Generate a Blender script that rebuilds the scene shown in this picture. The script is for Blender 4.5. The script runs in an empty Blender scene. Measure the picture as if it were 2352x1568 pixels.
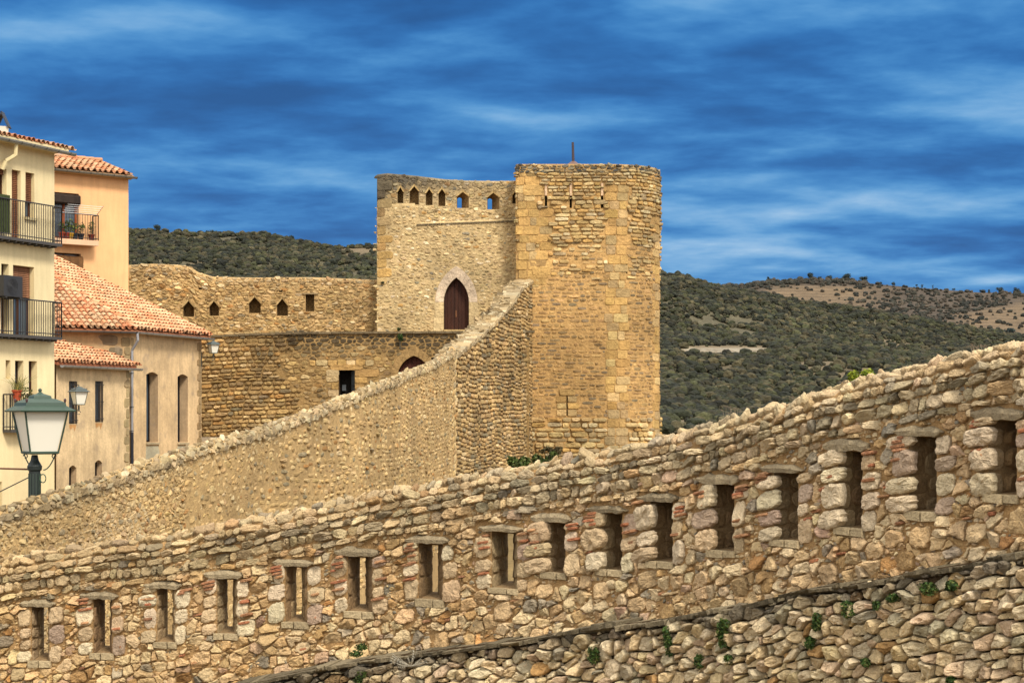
import bpy, math, random
import numpy as np
from mathutils import Vector
random.seed(5)
scene = bpy.context.scene
COL = scene.collection
F = 4400.0; CX = 1176.0; HZ = 960.0          # focal length, centre column and eye level of the survey sheet

# ------------------------------------------------------------------ numbers
def hash3(ix, iy, iz, s):
    n = (ix*374761393 + iy*668265263 + iz*2147483647 + s*1274126177) & 0xffffffff
    n = ((n ^ (n >> 13))*1274126177) & 0xffffffff
    return ((n ^ (n >> 16)) & 0xffff)/65535.0
def vnoise(x, y, z, s=0):
    x, y, z = np.broadcast_arrays(np.asarray(x, float), np.asarray(y, float), np.asarray(z, float))
    ix = np.floor(x).astype(np.int64); iy = np.floor(y).astype(np.int64); iz = np.floor(z).astype(np.int64)
    fx = x-ix; fy = y-iy; fz = z-iz
    fx = fx*fx*(3-2*fx); fy = fy*fy*(3-2*fy); fz = fz*fz*(3-2*fz)
    def L(a, b, t): return a+(b-a)*t
    r = []
    for dz in (0, 1):
        a = L(hash3(ix, iy, iz+dz, s), hash3(ix+1, iy, iz+dz, s), fx)
        b = L(hash3(ix, iy+1, iz+dz, s), hash3(ix+1, iy+1, iz+dz, s), fx)
        r.append(L(a, b, fy))
    return L(r[0], r[1], fz)
def fbm(x, y, z=0, s=0, o=3):
    v = 0; a = .5; t = 0
    for i in range(o):
        f = 2.03**i
        v = v+a*vnoise(np.asarray(x)*f, np.asarray(y)*f, np.asarray(z)*f, s+i*7); t += a; a *= .5
    return v/t
def sr(r, g, b, k=1.0):
    def f(c):
        c = c/255.0
        return (c/12.92 if c <= .04045 else ((c+.055)/1.055)**2.4)*k
    return (f(r), f(g), f(b))

# ------------------------------------------------------------------ meshes
class Acc:
    def __init__(s): s.v = []; s.p = []; s.c = []; s.n = 0
    def add(s, verts, polys, tint=(.3, .3, .3)):
        verts = np.asarray(verts, float).reshape(-1, 3)
        c = np.asarray(tint, float)
        if c.ndim == 1: c = np.tile(c[None, :3], (len(verts), 1))
        s.v.append(verts); s.c.append(c)
        if isinstance(polys, np.ndarray): polys = [polys]
        if len(polys) and not isinstance(polys[0], np.ndarray):
            by = {}
            for q in polys: by.setdefault(len(q), []).append(q)
            polys = [np.array(x, np.int64) for x in by.values()]
        for q in polys: s.p.append(q+s.n)
        s.n += len(verts)
    def build(s, name, mats, parent=None, smooth=False):
        me = bpy.data.meshes.new(name)
        V = np.concatenate(s.v); C = np.concatenate(s.c)
        me.vertices.add(len(V)); me.vertices.foreach_set('co', V.astype(np.float32).ravel())
        nl = sum(q.size for q in s.p); npoly = sum(len(q) for q in s.p)
        me.loops.add(nl); me.polygons.add(npoly)
        me.loops.foreach_set('vertex_index', np.concatenate([q.ravel() for q in s.p]).astype(np.int32))
        tot = np.concatenate([np.full(len(q), q.shape[1]) for q in s.p]).astype(np.int32)
        st = np.concatenate([[0], np.cumsum(tot)[:-1]]).astype(np.int32)
        me.polygons.foreach_set('loop_start', st)
        try: me.polygons.foreach_set('loop_total', tot)
        except Exception: pass
        me.polygons.foreach_set('use_smooth', np.full(npoly, bool(smooth)))
        at = me.color_attributes.new('tint', 'FLOAT_COLOR', 'POINT')
        at.data.foreach_set('color', np.concatenate([C, np.ones((len(C), 1))], 1).astype(np.float32).ravel())
        me.update(calc_edges=True); me.validate()
        me.materials.append(mats)
        o = bpy.data.objects.new(name, me); COL.objects.link(o)
        if parent is not None: o.parent = parent; o.matrix_parent_inverse = parent.matrix_world.inverted()
        return o

def tag(o, label=None, cat=None, group=None, kind=None):
    if label: o['label'] = label
    if cat: o['category'] = cat
    if group: o['group'] = group
    if kind: o['kind'] = kind
    return o
def thing(name, loc, label, cat, group=None, rz=0):
    o = bpy.data.objects.new(name, None); COL.objects.link(o)
    o.location = loc; o.rotation_euler = (0, 0, rz); o.empty_display_size = .2
    bpy.context.view_layer.update()
    return tag(o, label, cat, group)
def copy_tree(o, parent=None):
    c = o.copy(); COL.objects.link(c)
    if parent is not None:
        c.parent = parent; c.matrix_parent_inverse = o.matrix_parent_inverse.copy()
    for ch in list(o.children): copy_tree(ch, c)
    return c

BOXF = [(0, 3, 2, 1), (4, 5, 6, 7), (0, 1, 5, 4), (1, 2, 6, 5), (2, 3, 7, 6), (3, 0, 4, 7)]
def box(acc, c, ax, ay, az, tint):      # centre and three half vectors
    c, ax, ay, az = [np.asarray(k, float) for k in (c, ax, ay, az)]
    v = [c+sx*ax+sy*ay+sz*az for sz in (-1, 1) for sx, sy in ((-1, -1), (1, -1), (1, 1), (-1, 1))]
    acc.add(v, BOXF, tint)
def bar(acc, p, q, r, tint, n=6, r2=None):
    p = np.asarray(p, float); q = np.asarray(q, float); d = q-p; L = np.linalg.norm(d)
    if L < 1e-9: return
    d /= L; a = np.cross(d, [0, 0, 1]) if abs(d[2]) < .95 else np.cross(d, [1, 0, 0])
    a /= np.linalg.norm(a); b = np.cross(d, a); r2 = r if r2 is None else r2
    v = []
    for k, (o, rr) in enumerate(((p, r), (q, r2))):
        for i in range(n):
            t = 2*math.pi*i/n+.4
            v.append(o+rr*(math.cos(t)*a+math.sin(t)*b))
    f = [(i, i+n, (i+1) % n+n, (i+1) % n) for i in range(n)]+[tuple(range(n)), tuple(range(2*n-1, n-1, -1))]
    acc.add(v, f, tint)
def tube(acc, pts, r, tint, n=6):
    for a, b in zip(pts[:-1], pts[1:]): bar(acc, a, b, r, tint, n)
def lathe(acc, c, prof, tint, n=16, rot=0.0):
    v = []; f = []
    for r, z in prof:
        for i in range(n):
            t = 2*math.pi*i/n+rot
            v.append((c[0]+r*math.cos(t), c[1]+r*math.sin(t), c[2]+z))
    for k in range(len(prof)-1):
        for i in range(n):
            f.append((k*n+i, k*n+(i+1) % n, (k+1)*n+(i+1) % n, (k+1)*n+i))
    f.append(tuple(range((len(prof)-1)*n, len(prof)*n)))
    f.append(tuple(range(n-1, -1, -1)))
    acc.add(v, f, tint)

# ------------------------------------------------------------------ materials
def new_mat(name):
    m = bpy.data.materials.new(name); m.use_nodes = True
    nt = m.node_tree; nt.nodes.clear()
    out = nt.nodes.new('ShaderNodeOutputMaterial'); b = nt.nodes.new('ShaderNodeBsdfPrincipled')
    nt.links.new(b.outputs[0], out.inputs[0])
    return m, nt, b
def noise_node(nt, scale, detail=4, rough=.55, vec=None, dist=0.0):
    n = nt.nodes.new('ShaderNodeTexNoise'); n.inputs['Scale'].default_value = scale
    n.inputs['Detail'].default_value = detail; n.inputs['Roughness'].default_value = rough
    n.inputs['Distortion'].default_value = dist
    if vec is not None: nt.links.new(vec, n.inputs['Vector'])
    return n.outputs['Fac']
def mrange(nt, src, a, b, c, d):
    n = nt.nodes.new('ShaderNodeMapRange'); nt.links.new(src, n.inputs[0])
    for i, k in enumerate((a, b, c, d)): n.inputs[i+1].default_value = k
    return n.outputs[0]
def math_node(nt, op, a, b):
    n = nt.nodes.new('ShaderNodeMath'); n.operation = op
    for i, k in enumerate((a, b)):
        if isinstance(k, (int, float)): n.inputs[i].default_value = k
        else: nt.links.new(k, n.inputs[i])
    return n.outputs[0]
def mixc(nt, blend, fac, a, b):
    n = nt.nodes.new('ShaderNodeMix'); n.data_type = 'RGBA'; n.blend_type = blend
    for i, k in ((0, fac), (6, a), (7, b)):
        if isinstance(k, (int, float)): n.inputs[i].default_value = k
        elif isinstance(k, tuple): n.inputs[i].default_value = (*k, 1)
        else: nt.links.new(k, n.inputs[i])
    return n.outputs[2]
def surf(name, fine=30., mid=6., big=.8, var=.35, bigvar=.2, bump=.5, bdist=.01, rough=.92, streak=0., spots=None, spotcol=(.05, .045, .03), metallic=0., spec=.2):
    """attribute colour, mottled at three sizes, with a bumpy surface"""
    m, nt, b = new_mat(name)
    tc = nt.nodes.new('ShaderNodeTexCoord'); V = tc.outputs['Object']
    at = nt.nodes.new('ShaderNodeAttribute'); at.attribute_name = 'tint'
    col = at.outputs['Color']
    n1 = noise_node(nt, fine, 5, .65, V); n2 = noise_node(nt, mid, 4, .6, V); n3 = noise_node(nt, big, 3, .5, V)
    f1 = mrange(nt, n1, .3, .7, 1-var, 1+var*.8); f2 = mrange(nt, n2, .3, .7, 1-var*.6, 1+var*.5)
    f3 = mrange(nt, n3, .3, .7, 1-bigvar, 1+bigvar)
    f = math_node(nt, 'MULTIPLY', math_node(nt, 'MULTIPLY', f1, f2), f3)
    if streak:
        mp = nt.nodes.new('ShaderNodeMapping'); nt.links.new(V, mp.inputs[0]); mp.inputs['Scale'].default_value = (1, 1, .12)
        n4 = noise_node(nt, 5, 5, .6, mp.outputs[0], .3)
        f = math_node(nt, 'MULTIPLY', f, mrange(nt, n4, .35, .65, 1-streak, 1+streak*.6))
    vm = nt.nodes.new('ShaderNodeVectorMath'); vm.operation = 'SCALE'
    nt.links.new(col, vm.inputs[0]); nt.links.new(f, vm.inputs['Scale'])
    c = vm.outputs[0]
    if spots:
        n5 = noise_node(nt, spots[0], 6, .7, V)
        c = mixc(nt, 'MIX', mrange(nt, n5, spots[1], spots[1]+.08, 0, spots[2]), c, spotcol)
    nt.links.new(c, b.inputs['Base Color'])
    b.inputs['Roughness'].default_value = rough; b.inputs['Metallic'].default_value = metallic
    b.inputs['Specular IOR Level'].default_value = spec
    bp = nt.nodes.new('ShaderNodeBump'); bp.inputs['Strength'].default_value = bump; bp.inputs['Distance'].default_value = bdist
    nt.links.new(math_node(nt, 'ADD', n1, math_node(nt, 'MULTIPLY', n2, 2.0)), bp.inputs['Height'])
    nt.links.new(bp.outputs[0], b.inputs['Normal'])
    return m
M = {}
M['fg'] = surf('limestone_near', 60, 22, .7, .30, .10, 1.0, .016, spots=(30, .57, .6), spotcol=(.13, .095, .06))
M['mortar_fg'] = surf('mortar_near', 45, 11, .6, .30, .15, .9, .02)
M['mid'] = surf('rubble_mid', 22, 5, .4, .28, .22, .6, .03)
M['far'] = surf('masonry_far', 9, 2.4, .35, .26, .20, .7, .06, streak=.05)
M['plaster'] = surf('painted_plaster', 26, 2.2, .45, .06, .10, .3, .01, rough=.88, streak=.07, spots=(.9, .62, .14), spotcol=(.34, .26, .16))
M['oldplaster'] = surf('weathered_plaster', 12, 2.0, .9, .16, .20, .5, .02, streak=.14, spots=(1.5, .57, .6), spotcol=(.25, .19, .13))
M['tile'] = surf('clay_tile', 14, 5, 1.2, .14, .14, .4, .02, rough=.85, spots=(7, .64, .4), spotcol=(.12, .08, .05))
M['metal'] = surf('painted_metal', 40, 9, 1, .10, .06, .2, .004, rough=.5, spec=.4)
M['zinc'] = surf('zinc_gutter', 25, 6, 1, .12, .08, .2, .004, rough=.42, metallic=.5, spec=.5)
M['wood'] = surf('wood', 20, 5, 1, .2, .1, .3, .01, rough=.7, streak=.35)
M['leaf'] = surf('foliage', 8, 3, .5, .3, .2, .2, .02, rough=.7)
M['trees'] = surf('woodland', .9, .3, .01, .45, .15, 1.0, .8, rough=.85)
M['land'] = surf('hillside', .5, .12, .02, .35, .15, .8, 1.2, rough=.95)
M['ground'] = surf('ground', 6, 1.2, .1, .25, .2, .6, .05)
def glassy(name, col, rough=.15):
    m, nt, b = new_mat(name)
    b.inputs['Base Color'].default_value = (*col, 1); b.inputs['Roughness'].default_value = rough
    n = noise_node(nt, 3, 2); bp = nt.nodes.new('ShaderNodeBump'); bp.inputs['Strength'].default_value = .05
    nt.links.new(n, bp.inputs['Height']); nt.links.new(bp.outputs[0], b.inputs['Normal'])
    return m
M['glass'] = glassy('window_glass', (.05, .07, .09), .08)
M['frost'] = glassy('frosted_lamp_glass', (.60, .57, .48), .3)
_b = M['frost'].node_tree.nodes['Principled BSDF']; _b.inputs['Subsurface Weight'].default_value = .0

# ------------------------------------------------------------------ survey helpers
def P3(px, py, Y): return np.array([(px-CX)/F*Y, Y, (HZ-py)/F*Y])
class Path:
    """plan line, camera side on its right hand; u = metres along"""
    def __init__(s, pts, smooth=0):
        p = np.array(pts, float)
        for _ in range(smooth):
            q = [p[0]]
            for a, b in zip(p[:-1], p[1:]): q += [a*.75+b*.25, a*.25+b*.75]
            q.append(p[-1]); p = np.array(q)
        s.p = p; d = np.diff(p, axis=0); L = np.hypot(d[:, 0], d[:, 1])
        s.u = np.concatenate([[0], np.cumsum(L)]); s.L = s.u[-1]
        s.um = (s.u[:-1]+s.u[1:])/2; n = np.stack([d[:, 1], -d[:, 0]], 1)/L[:, None]; s.n = n
        s.sm = smooth > 0
        uu = np.linspace(0, s.L, 1500); x = np.interp(uu, s.u, p[:, 0]); y = np.interp(uu, s.u, p[:, 1])
        s._px = CX+F*x/y; s._uu = uu
    def xy(s, u):
        x = np.interp(u, s.u, s.p[:, 0]); y = np.interp(u, s.u, s.p[:, 1])
        # straight extension past the ends
        u = np.asarray(u, float)
        e0 = np.minimum(u, 0); e1 = np.maximum(u-s.L, 0)
        d0 = np.array([-s.n[0, 1], s.n[0, 0]]); d1 = np.array([-s.n[-1, 1], s.n[-1, 0]])
        return x+e0*d0[0]+e1*d1[0], y+e0*d0[1]+e1*d1[1]
    def nrm(s, u):
        if s.sm:
            a = np.interp(u, s.um, s.n[:, 0]); b = np.interp(u, s.um, s.n[:, 1]); l = np.hypot(a, b)
            return a/l, b/l
        i = np.clip(np.searchsorted(s.u, u, 'right')-1, 0, len(s.n)-1)
        return s.n[i, 0], s.n[i, 1]
    def U(s, px):
        o = np.argsort(s._px); return np.interp(px, s._px[o], s._uu[o])
    def UV(s, px, py):
        u = s.U(px); x, y = s.xy(u); return u, (HZ-np.asarray(py))/F*y
    def topf(s, pts):
        pp = np.array(pts, float); u, z = s.UV(pp[:, 0], pp[:, 1])
        o = np.argsort(u); u = u[o]; z = z[o]
        return lambda q: np.interp(q, u, z)
def mapper(path, top=None, R=.2, off=0.):
    """(u, w, h) -> xyz. w is the height over the wall top; above it the face rolls over backwards."""
    if top is None: top = lambda u: np.zeros_like(np.asarray(u, float))
    def mp(u, w, h):
        u, w, h = np.broadcast_arrays(np.asarray(u, float), np.asarray(w, float), np.asarray(h, float))
        h = h+off
        x, y = path.xy(u); nx, ny = path.nrm(u)
        s = np.maximum(w, 0); a = np.minimum(s/R, math.pi/2); e = np.maximum(s-R*math.pi/2, 0)
        z = top(u)+np.minimum(w, 0)+R*np.sin(a)+h*np.sin(a)
        o = -(R*(1-np.cos(a)))-e+h*np.cos(a)
        return np.stack([x+nx*o, y+ny*o, z], -1)
    mp.top = top; return mp

# ------------------------------------------------------------------ stone by stone
RINGS = {'lo': ((1.0, -.25), (.93, .62), (.62, 1.0)),
         'mid': ((1.0, -.3), (.975, .5), (.87, .92), (.45, 1.0)),
         'hi': ((1.0, -.35), (.99, .40), (.945, .80), (.76, 1.0), (.40, 1.02)),
         'flat': ((1.0, -.4), (.985, .6), (.93, 1.0), (.5, 1.0))}
def emit(acc, mp, cu, cw, ou, ow, H, tint, rings='mid', tilt=.15, rough=.25, ns=9., seed=1):
    rg = np.random.default_rng(seed); N, Mn = ou.shape
    if N == 0: return
    R = RINGS[rings]; H = np.broadcast_to(H, (N,))
    size = np.sqrt(ou**2+ow**2).mean(1)
    tu = rg.normal(0, tilt, N); tw = rg.normal(0, tilt, N)
    vs = []
    for s, f in R:
        U = cu[:, None]+ou*s; W = cw[:, None]+ow*s
        h = H[:, None]*f
        if f > 0:
            h = h+f*(tu[:, None]*ou*s+tw[:, None]*ow*s)
            h = h+rough*H[:, None]*(vnoise(U*ns, W*ns, np.arange(N)[:, None]*3.7, seed)-.5)*2
            h = h+rough*.5*H[:, None]*(rg.random((N, Mn))-.5)
        vs.append(mp(U, W, h))
    c = mp(cu, cw, H*R[-1][1]*(1+rough*(rg.random(N)-.5)))[:, None, :]
    V = np.concatenate(vs+[c], 1); nv = V.shape[1]
    q = []; j = np.arange(Mn); j1 = (j+1) % Mn
    for k in range(len(R)-1): q.append(np.stack([k*Mn+j, k*Mn+j1, (k+1)*Mn+j1, (k+1)*Mn+j], 1))
    q = np.concatenate(q); k = len(R)-1
    t = np.stack([k*Mn+j, k*Mn+j1, np.full(Mn, nv-1)], 1)
    base = (np.arange(N)*nv)[:, None, None]
    acc.add(V.reshape(-1, 3), [(q[None]+base).reshape(-1, 4), (t[None]+base).reshape(-1, 3)],
            np.repeat(np.asarray(tint), nv, 0))
def clip(cu, cw, ou, ow, region, top, steps=12):
    """keep the stones whose centre lies in the region and pull back corners that leave it"""
    ok = region(cu, cw+top(cu)); cu, cw, ou, ow = cu[ok], cw[ok], ou[ok], ow[ok]
    sc = np.ones_like(ou); done = np.zeros(ou.shape, bool)
    for t in np.linspace(1, .1, steps):
        U = cu[:, None]+ou*t; W = cw[:, None]+ow*t
        ins = region(U, W+top(U)); new = ins & ~done
        sc[new] = t; done |= ins
    sc[~done] = .1
    return cu, cw, ou*sc, ow*sc, ok
def rubble(acc, mp, u0, u1, w0, w1, su, sv, H, tintf, region=None, jit=.36, wv=.35, Mn=14, gap=.012, rings='mid',
           tilt=.15, rough=.25, ns=9., seed=1, drop=0., warp=.12, shrink=.0):
    rg = np.random.default_rng(seed)
    nu = int((u1-u0)/su)+5; nv = int((w1-w0)/sv)+5
    I, J = np.meshgrid(np.arange(nu), np.arange(nv), indexing='ij')
    X = I+.5*(J % 2)+rg.uniform(-jit, jit, I.shape); Y = J+rg.uniform(-jit, jit, I.shape)*.9
    Wt = rg.uniform(-wv, wv, I.shape)
    sl = (slice(2, -2), slice(2, -2)); x = X[sl]; y = Y[sl]; w = Wt[sl]
    th = np.linspace(0, 2*math.pi, Mn, endpoint=False)+rg.uniform(0, 1, x.shape)[..., None]*.5
    ct = np.cos(th); st = np.sin(th); r = np.full(th.shape, 1.1)
    for di in range(-2, 3):
        for dj in range(-2, 3):
            if di == 0 and dj == 0: continue
            xn = X[2+di:X.shape[0]-2+di, 2+dj:X.shape[1]-2+dj]; yn = Y[2+di:X.shape[0]-2+di, 2+dj:X.shape[1]-2+dj]
            wn = Wt[2+di:X.shape[0]-2+di, 2+dj:X.shape[1]-2+dj]
            dx = (xn-x)[..., None]; dy = (yn-y)[..., None]; dd = dx*dx+dy*dy+(w-wn)[..., None]
            pr = dx*ct+dy*st
            t = np.where(pr > 1e-3, dd/2/np.maximum(pr, 1e-3), 9)
            r = np.minimum(r, np.maximum(t, .02))
    ou = (r*ct*su).reshape(-1, Mn); ow = (r*st*sv).reshape(-1, Mn)
    L = np.hypot(ou, ow); k = np.maximum(L-gap, L*.3)/L*(1-shrink); k = k*(1+rg.uniform(-.035, .02, k.shape))
    ou = ou*k; ow = ow*k
    cu = (u0+(x-2)*su).ravel(); cw = (w0+(y-2)*sv).ravel()
    cw = cw+warp*(fbm(cu*.8, cw*.8, 0, seed)-.5)
    m = (L.mean(1) > .18*min(su, sv)) & (rg.random(len(cu)) >= drop) & (cw < w1)
    cu, cw, ou, ow = cu[m], cw[m], ou[m], ow[m]
    if region is not None: cu, cw, ou, ow, _ = clip(cu, cw, ou, ow, region, mp.top)
    N = len(cu); Hh = rg.uniform(H[0], H[1], N)
    emit(acc, mp, cu, cw, ou, ow, Hh, tintf(cu, cw, rg), rings, tilt, rough, ns, seed)
def rect_r(a, b, Mn, p=6., rg=None, jit=.05):
    th = np.linspace(0, 2*math.pi, Mn, endpoint=False)[None]+.5*2*math.pi/Mn
    ar = np.arctan2(np.sin(th)*b[:, None], np.cos(th)*a[:, None])      # spread samples to the corners
    ca = np.cos(ar); sa = np.sin(ar)
    r = 1/((np.abs(ca)/a[:, None])**p+(np.abs(sa)/b[:, None])**p)**(1/p)
    if rg is not None: r = r*(1+rg.uniform(-jit, jit*.6, r.shape))
    return r*ca, r*sa
def coursed(acc, mp, u0, u1, w0, w1, ulen, rowh, H, tintf, region=None, Mn=12, gap=.01, rings='lo', tilt=.1, rough=.2,
            ns=6., seed=1, wave=.05, p=5., drop=0., cj=.05, rot=0.):
    rg = np.random.default_rng(seed); cu = []; cw = []; A = []; B = []
    w = w0
    while w < w1:
        h = rg.uniform(rowh[0], rowh[1]); u = u0-rg.uniform(0, ulen[1])
        n = int((u1-u0)/(ulen[0]))+4
        ls = ulen[0]+(ulen[1]-ulen[0])*rg.random(n)**1.5
        e = u+np.concatenate([[0], np.cumsum(ls)]); c = (e[:-1]+e[1:])/2
        m = (c < u1) & (c > u0)
        cu.append(c[m]); A.append(ls[m]/2); hh = np.full(m.sum(), h/2)*rg.uniform(.85, 1.08, m.sum())
        cw.append(np.full(m.sum(), w+h/2)+rg.uniform(-.06, .06, m.sum())*h); B.append(hh)
        w += h
    cu = np.concatenate(cu); cw = np.concatenate(cw); A = np.concatenate(A); B = np.concatenate(B)
    cw = cw+wave*(fbm(cu*.5, cw*.3, 0, seed, 2)-.5)*2
    m = rg.random(len(cu)) >= drop; cu, cw, A, B = cu[m], cw[m], A[m], B[m]
    ou, ow = rect_r(np.maximum(A-gap/2, A*.5), np.maximum(B-gap/2, B*.5), Mn, p, rg, cj)
    if rot:
        ra = rg.normal(0, rot, len(A))[:, None]; ou, ow = ou*np.cos(ra)-ow*np.sin(ra), ou*np.sin(ra)+ow*np.cos(ra)
    if region is not None: cu, cw, ou, ow, _ = clip(cu, cw, ou, ow, region, mp.top)
    N = len(cu)
    emit(acc, mp, cu, cw, ou, ow, rg.uniform(H[0], H[1], N), tintf(cu, cw, rg), rings, tilt, rough, ns, seed)
def blocks(acc, mp, items, tintf, Mn=20, rings='hi', tilt=.06, rough=.2, ns=7., seed=3, p=5., jit=.05, wspace=True):
    """items: (u, v, width, height, protrusion) with v absolute height"""
    if not items: return
    a = np.array(items, float); rg = np.random.default_rng(seed)
    ou, ow = rect_r(a[:, 2]/2, a[:, 3]/2, Mn, p, rg, jit)
    cu = a[:, 0]; cw = a[:, 1]-mp.top(cu)
    emit(acc, mp, cu, cw, ou, ow, a[:, 4], tintf(cu, cw, rg), rings, tilt, rough, ns, seed)
def polystone(acc, mp, pts, h, tint, base=-.05, bev=.06):
    """a cut stone from its outline"""
    p = np.array(pts, float); c = p.mean(0); n = len(p)
    vs = []
    for s, hh in ((1, base), (1, h*.6), (1-bev, h)):
        q = c+(p-c)*s; vs.append(mp(q[:, 0], q[:, 1]-mp.top(q[:, 0]), np.full(n, hh)))
    V = np.concatenate(vs); f = []
    for k in range(2):
        for i in range(n): f.append((k*n+i, k*n+(i+1) % n, (k+1)*n+(i+1) % n, (k+1)*n+i))
    f.append(tuple(2*n+i for i in range(n)))
    acc.add(V, f, tint)
def palette(cols, bj=.14, stain=None):
    """weighted colours, brightness varied stone by stone"""
    cs = np.array([c[0] for c in cols]); ws = np.array([c[1] for c in cols], float); ws /= ws.sum()
    def f(cu, cw, rg):
        i = rg.choice(len(cs), len(cu), p=ws); c = cs[i]*np.exp(rg.normal(0, bj, len(cu)))[:, None]
        c = c*(1+rg.normal(0, .015, c.shape))
        if stain is not None: c = stain(c, cu, cw, rg)
        mx = c.max(1, keepdims=True); c = c*np.minimum(1, .60/np.maximum(mx, 1e-3))
        return np.maximum(c, .005)
    return f

# ------------------------------------------------------------------ sheets with openings
def sheet(acc, mp, u0, u1, bot, holes, tint, du=.5, h=0., wtop=0., flip=False, vrows=1):
    """face of a wall from height bot(u) to w = wtop, with openings: dict(prof=[(u, vtop)..], v0=..)"""
    br = set(np.round(np.arange(u0, u1, du), 4).tolist()+[u1])
    for H_ in holes:
        for u, v in H_['prof']: br.add(round(float(u), 4))
    br = sorted(b for b in br if u0-1e-6 <= b <= u1+1e-6)
    top = mp.top; V = []; Q = []
    def strip(a, b, va, vb, ta, tb, rows=1):
        n = len(V)
        for k in range(rows+1):
            t = k/rows; V.append((a, va+(ta-va)*t)); V.append((b, vb+(tb-vb)*t))
        for k in range(rows):
            i = n+2*k
            Q.append((i, i+1, i+3, i+2) if not flip else (i, i+2, i+3, i+1))
    for a, b in zip(br[:-1], br[1:]):
        if b-a < 1e-5: continue
        m = (a+b)/2; cov = [H_ for H_ in holes if H_['prof'][0][0]-1e-6 < m < H_['prof'][-1][0]+1e-6]
        cov.sort(key=lambda H_: H_['v0'])
        va, vb = float(bot(a)), float(bot(b))
        for H_ in cov:
            strip(a, b, va, vb, H_['v0'], H_['v0'])
            pu = [q[0] for q in H_['prof']]; pv = [q[1] for q in H_['prof']]
            e = 1e-4*(b-a)
            va, vb = float(np.interp(a+e, pu, pv)), float(np.interp(b-e, pu, pv))
        ta, tb = float(top(a))+min(wtop, 0), float(top(b))+min(wtop, 0)
        strip(a, b, va, vb, ta, tb, vrows)
        if wtop > 0: strip(a, b, ta, tb, ta+wtop, tb+wtop, 8)
    A = np.array(V); W = A[:, 1]-top(A[:, 0])
    acc.add(mp(A[:, 0], W, np.full(len(A), h)), np.array(Q), tint(A[:, 0], W) if callable(tint) else tint)
def outline(H_):
    pr = H_['prof']; return [(pr[0][0], H_['v0'])]+[(u, v) for u, v in pr]+[(pr[-1][0], H_['v0'])]
def tunnel(acc, mp, H_, depth, back=None, tint=(.2, .17, .12), h=0., close=None, cacc=None, n=4):
    """sides of an opening, front outline to back outline (same point count)"""
    fo = np.array(outline(H_)); bo = np.array(outline(back)) if back else fo
    vs = []
    for k in range(n+1):
        t = k/n; q = fo+(bo-fo)*t; vs.append(mp(q[:, 0], q[:, 1]-mp.top(q[:, 0]), np.full(len(q), h-depth*t)))
    m = len(fo); V = np.concatenate(vs); Q = []
    for k in range(n):
        for i in range(m):
            j = (i+1) % m; Q.append((k*m+i, k*m+j, (k+1)*m+j, (k+1)*m+i))
    acc.add(V, np.array(Q), tint)
    if close is not None:
        (cacc or acc).add(vs[-1], [tuple(range(m-1, -1, -1))], close)
def rect_hole(u0, u1, v0, v1): return dict(prof=[(u0, v1), (u1, v1)], v0=v0)
def pointed(u0, u1, v0, v1, k=.3):
    m = (u0+u1)/2; return dict(prof=[(u0, v1-(v1-v0)*k), (m, v1), (u1, v1-(v1-v0)*k)], v0=v0)
def in_box(u, v, b, g=0.): return (u > b[0]-g) & (u < b[1]+g) & (v > b[2]-g) & (v < b[3]+g)
# ================================================================== NEAR PARAPET WALL WITH ARROW SLITS
def pt(px, Y): return ((px-CX)/F*Y, Y)
A_ = np.array(pt(1210, 25.0)); B_ = np.array(pt(2352, 18.6)); C_ = np.array(pt(0, 26.8))
fg = Path([C_+(C_-A_)*.2, C_, A_, B_, B_+(B_-A_)*.55], smooth=3)
fg_top_pts = [(-300, 1335), (0, 1296), (120, 1280), (250, 1258), (402, 1240), (500, 1218), (620, 1196), (746, 1172), (804, 1160), (900, 1140), (1000, 1121),
              (1100, 1103), (1190, 1086), (1290, 1068), (1400, 1049), (1500, 1021), (1600, 995), (1700, 969), (1800, 940), (1900, 905),
              (2000, 880), (2100, 858), (2200, 834), (2290, 814), (2352, 800), (2600, 740), (3000, 640)]
def drop_pts(path, pts, m):
    """skyline points of the coping turned into the edge of the upright face"""
    return [(a, b+m*F/float(path.xy(path.U(min(max(a, path._px.min()), path._px.max())))[1])) for a, b in pts]
fgt = fg.topf(drop_pts(fg, fg_top_pts, .13))
fm = mapper(fg, fgt, R=.17); UCOR = float(fg.U(1205))
T_FG = .42
def TFG(u): return .42+.43*np.clip((np.asarray(u, float)-UCOR)/.8, 0, 1)
slits = [(73, 114, 1393, 1517), (215, 258, 1375, 1500), (361, 403, 1351, 1474), (499, 545, 1328, 1455), (656, 706, 1300, 1428), (799, 856, 1277, 1404),
         (962, 1018, 1248, 1376), (1130, 1189, 1221, 1351), (1250, 1299, 1200, 1315), (1378, 1430, 1178, 1308), (1494, 1546, 1152, 1289),
         (1632, 1687, 1112, 1264), (1778, 1834, 1086, 1240), (1926, 1982, 1036, 1212), (2088, 2152, 1002, 1175), (2270, 2336, 964, 1136)]
wallA = thing('parapet_wall', (*fg.xy(fg.U(1176)), -3.2), 'near rubble parapet wall of cream stone pierced by a row of arrow slits', 'wall')
face = Acc(); mort = Acc()
Ts = []; fgholes = []; qitems = []; bricks = []; jblocks = []
rg0 = np.random.default_rng(11)
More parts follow.
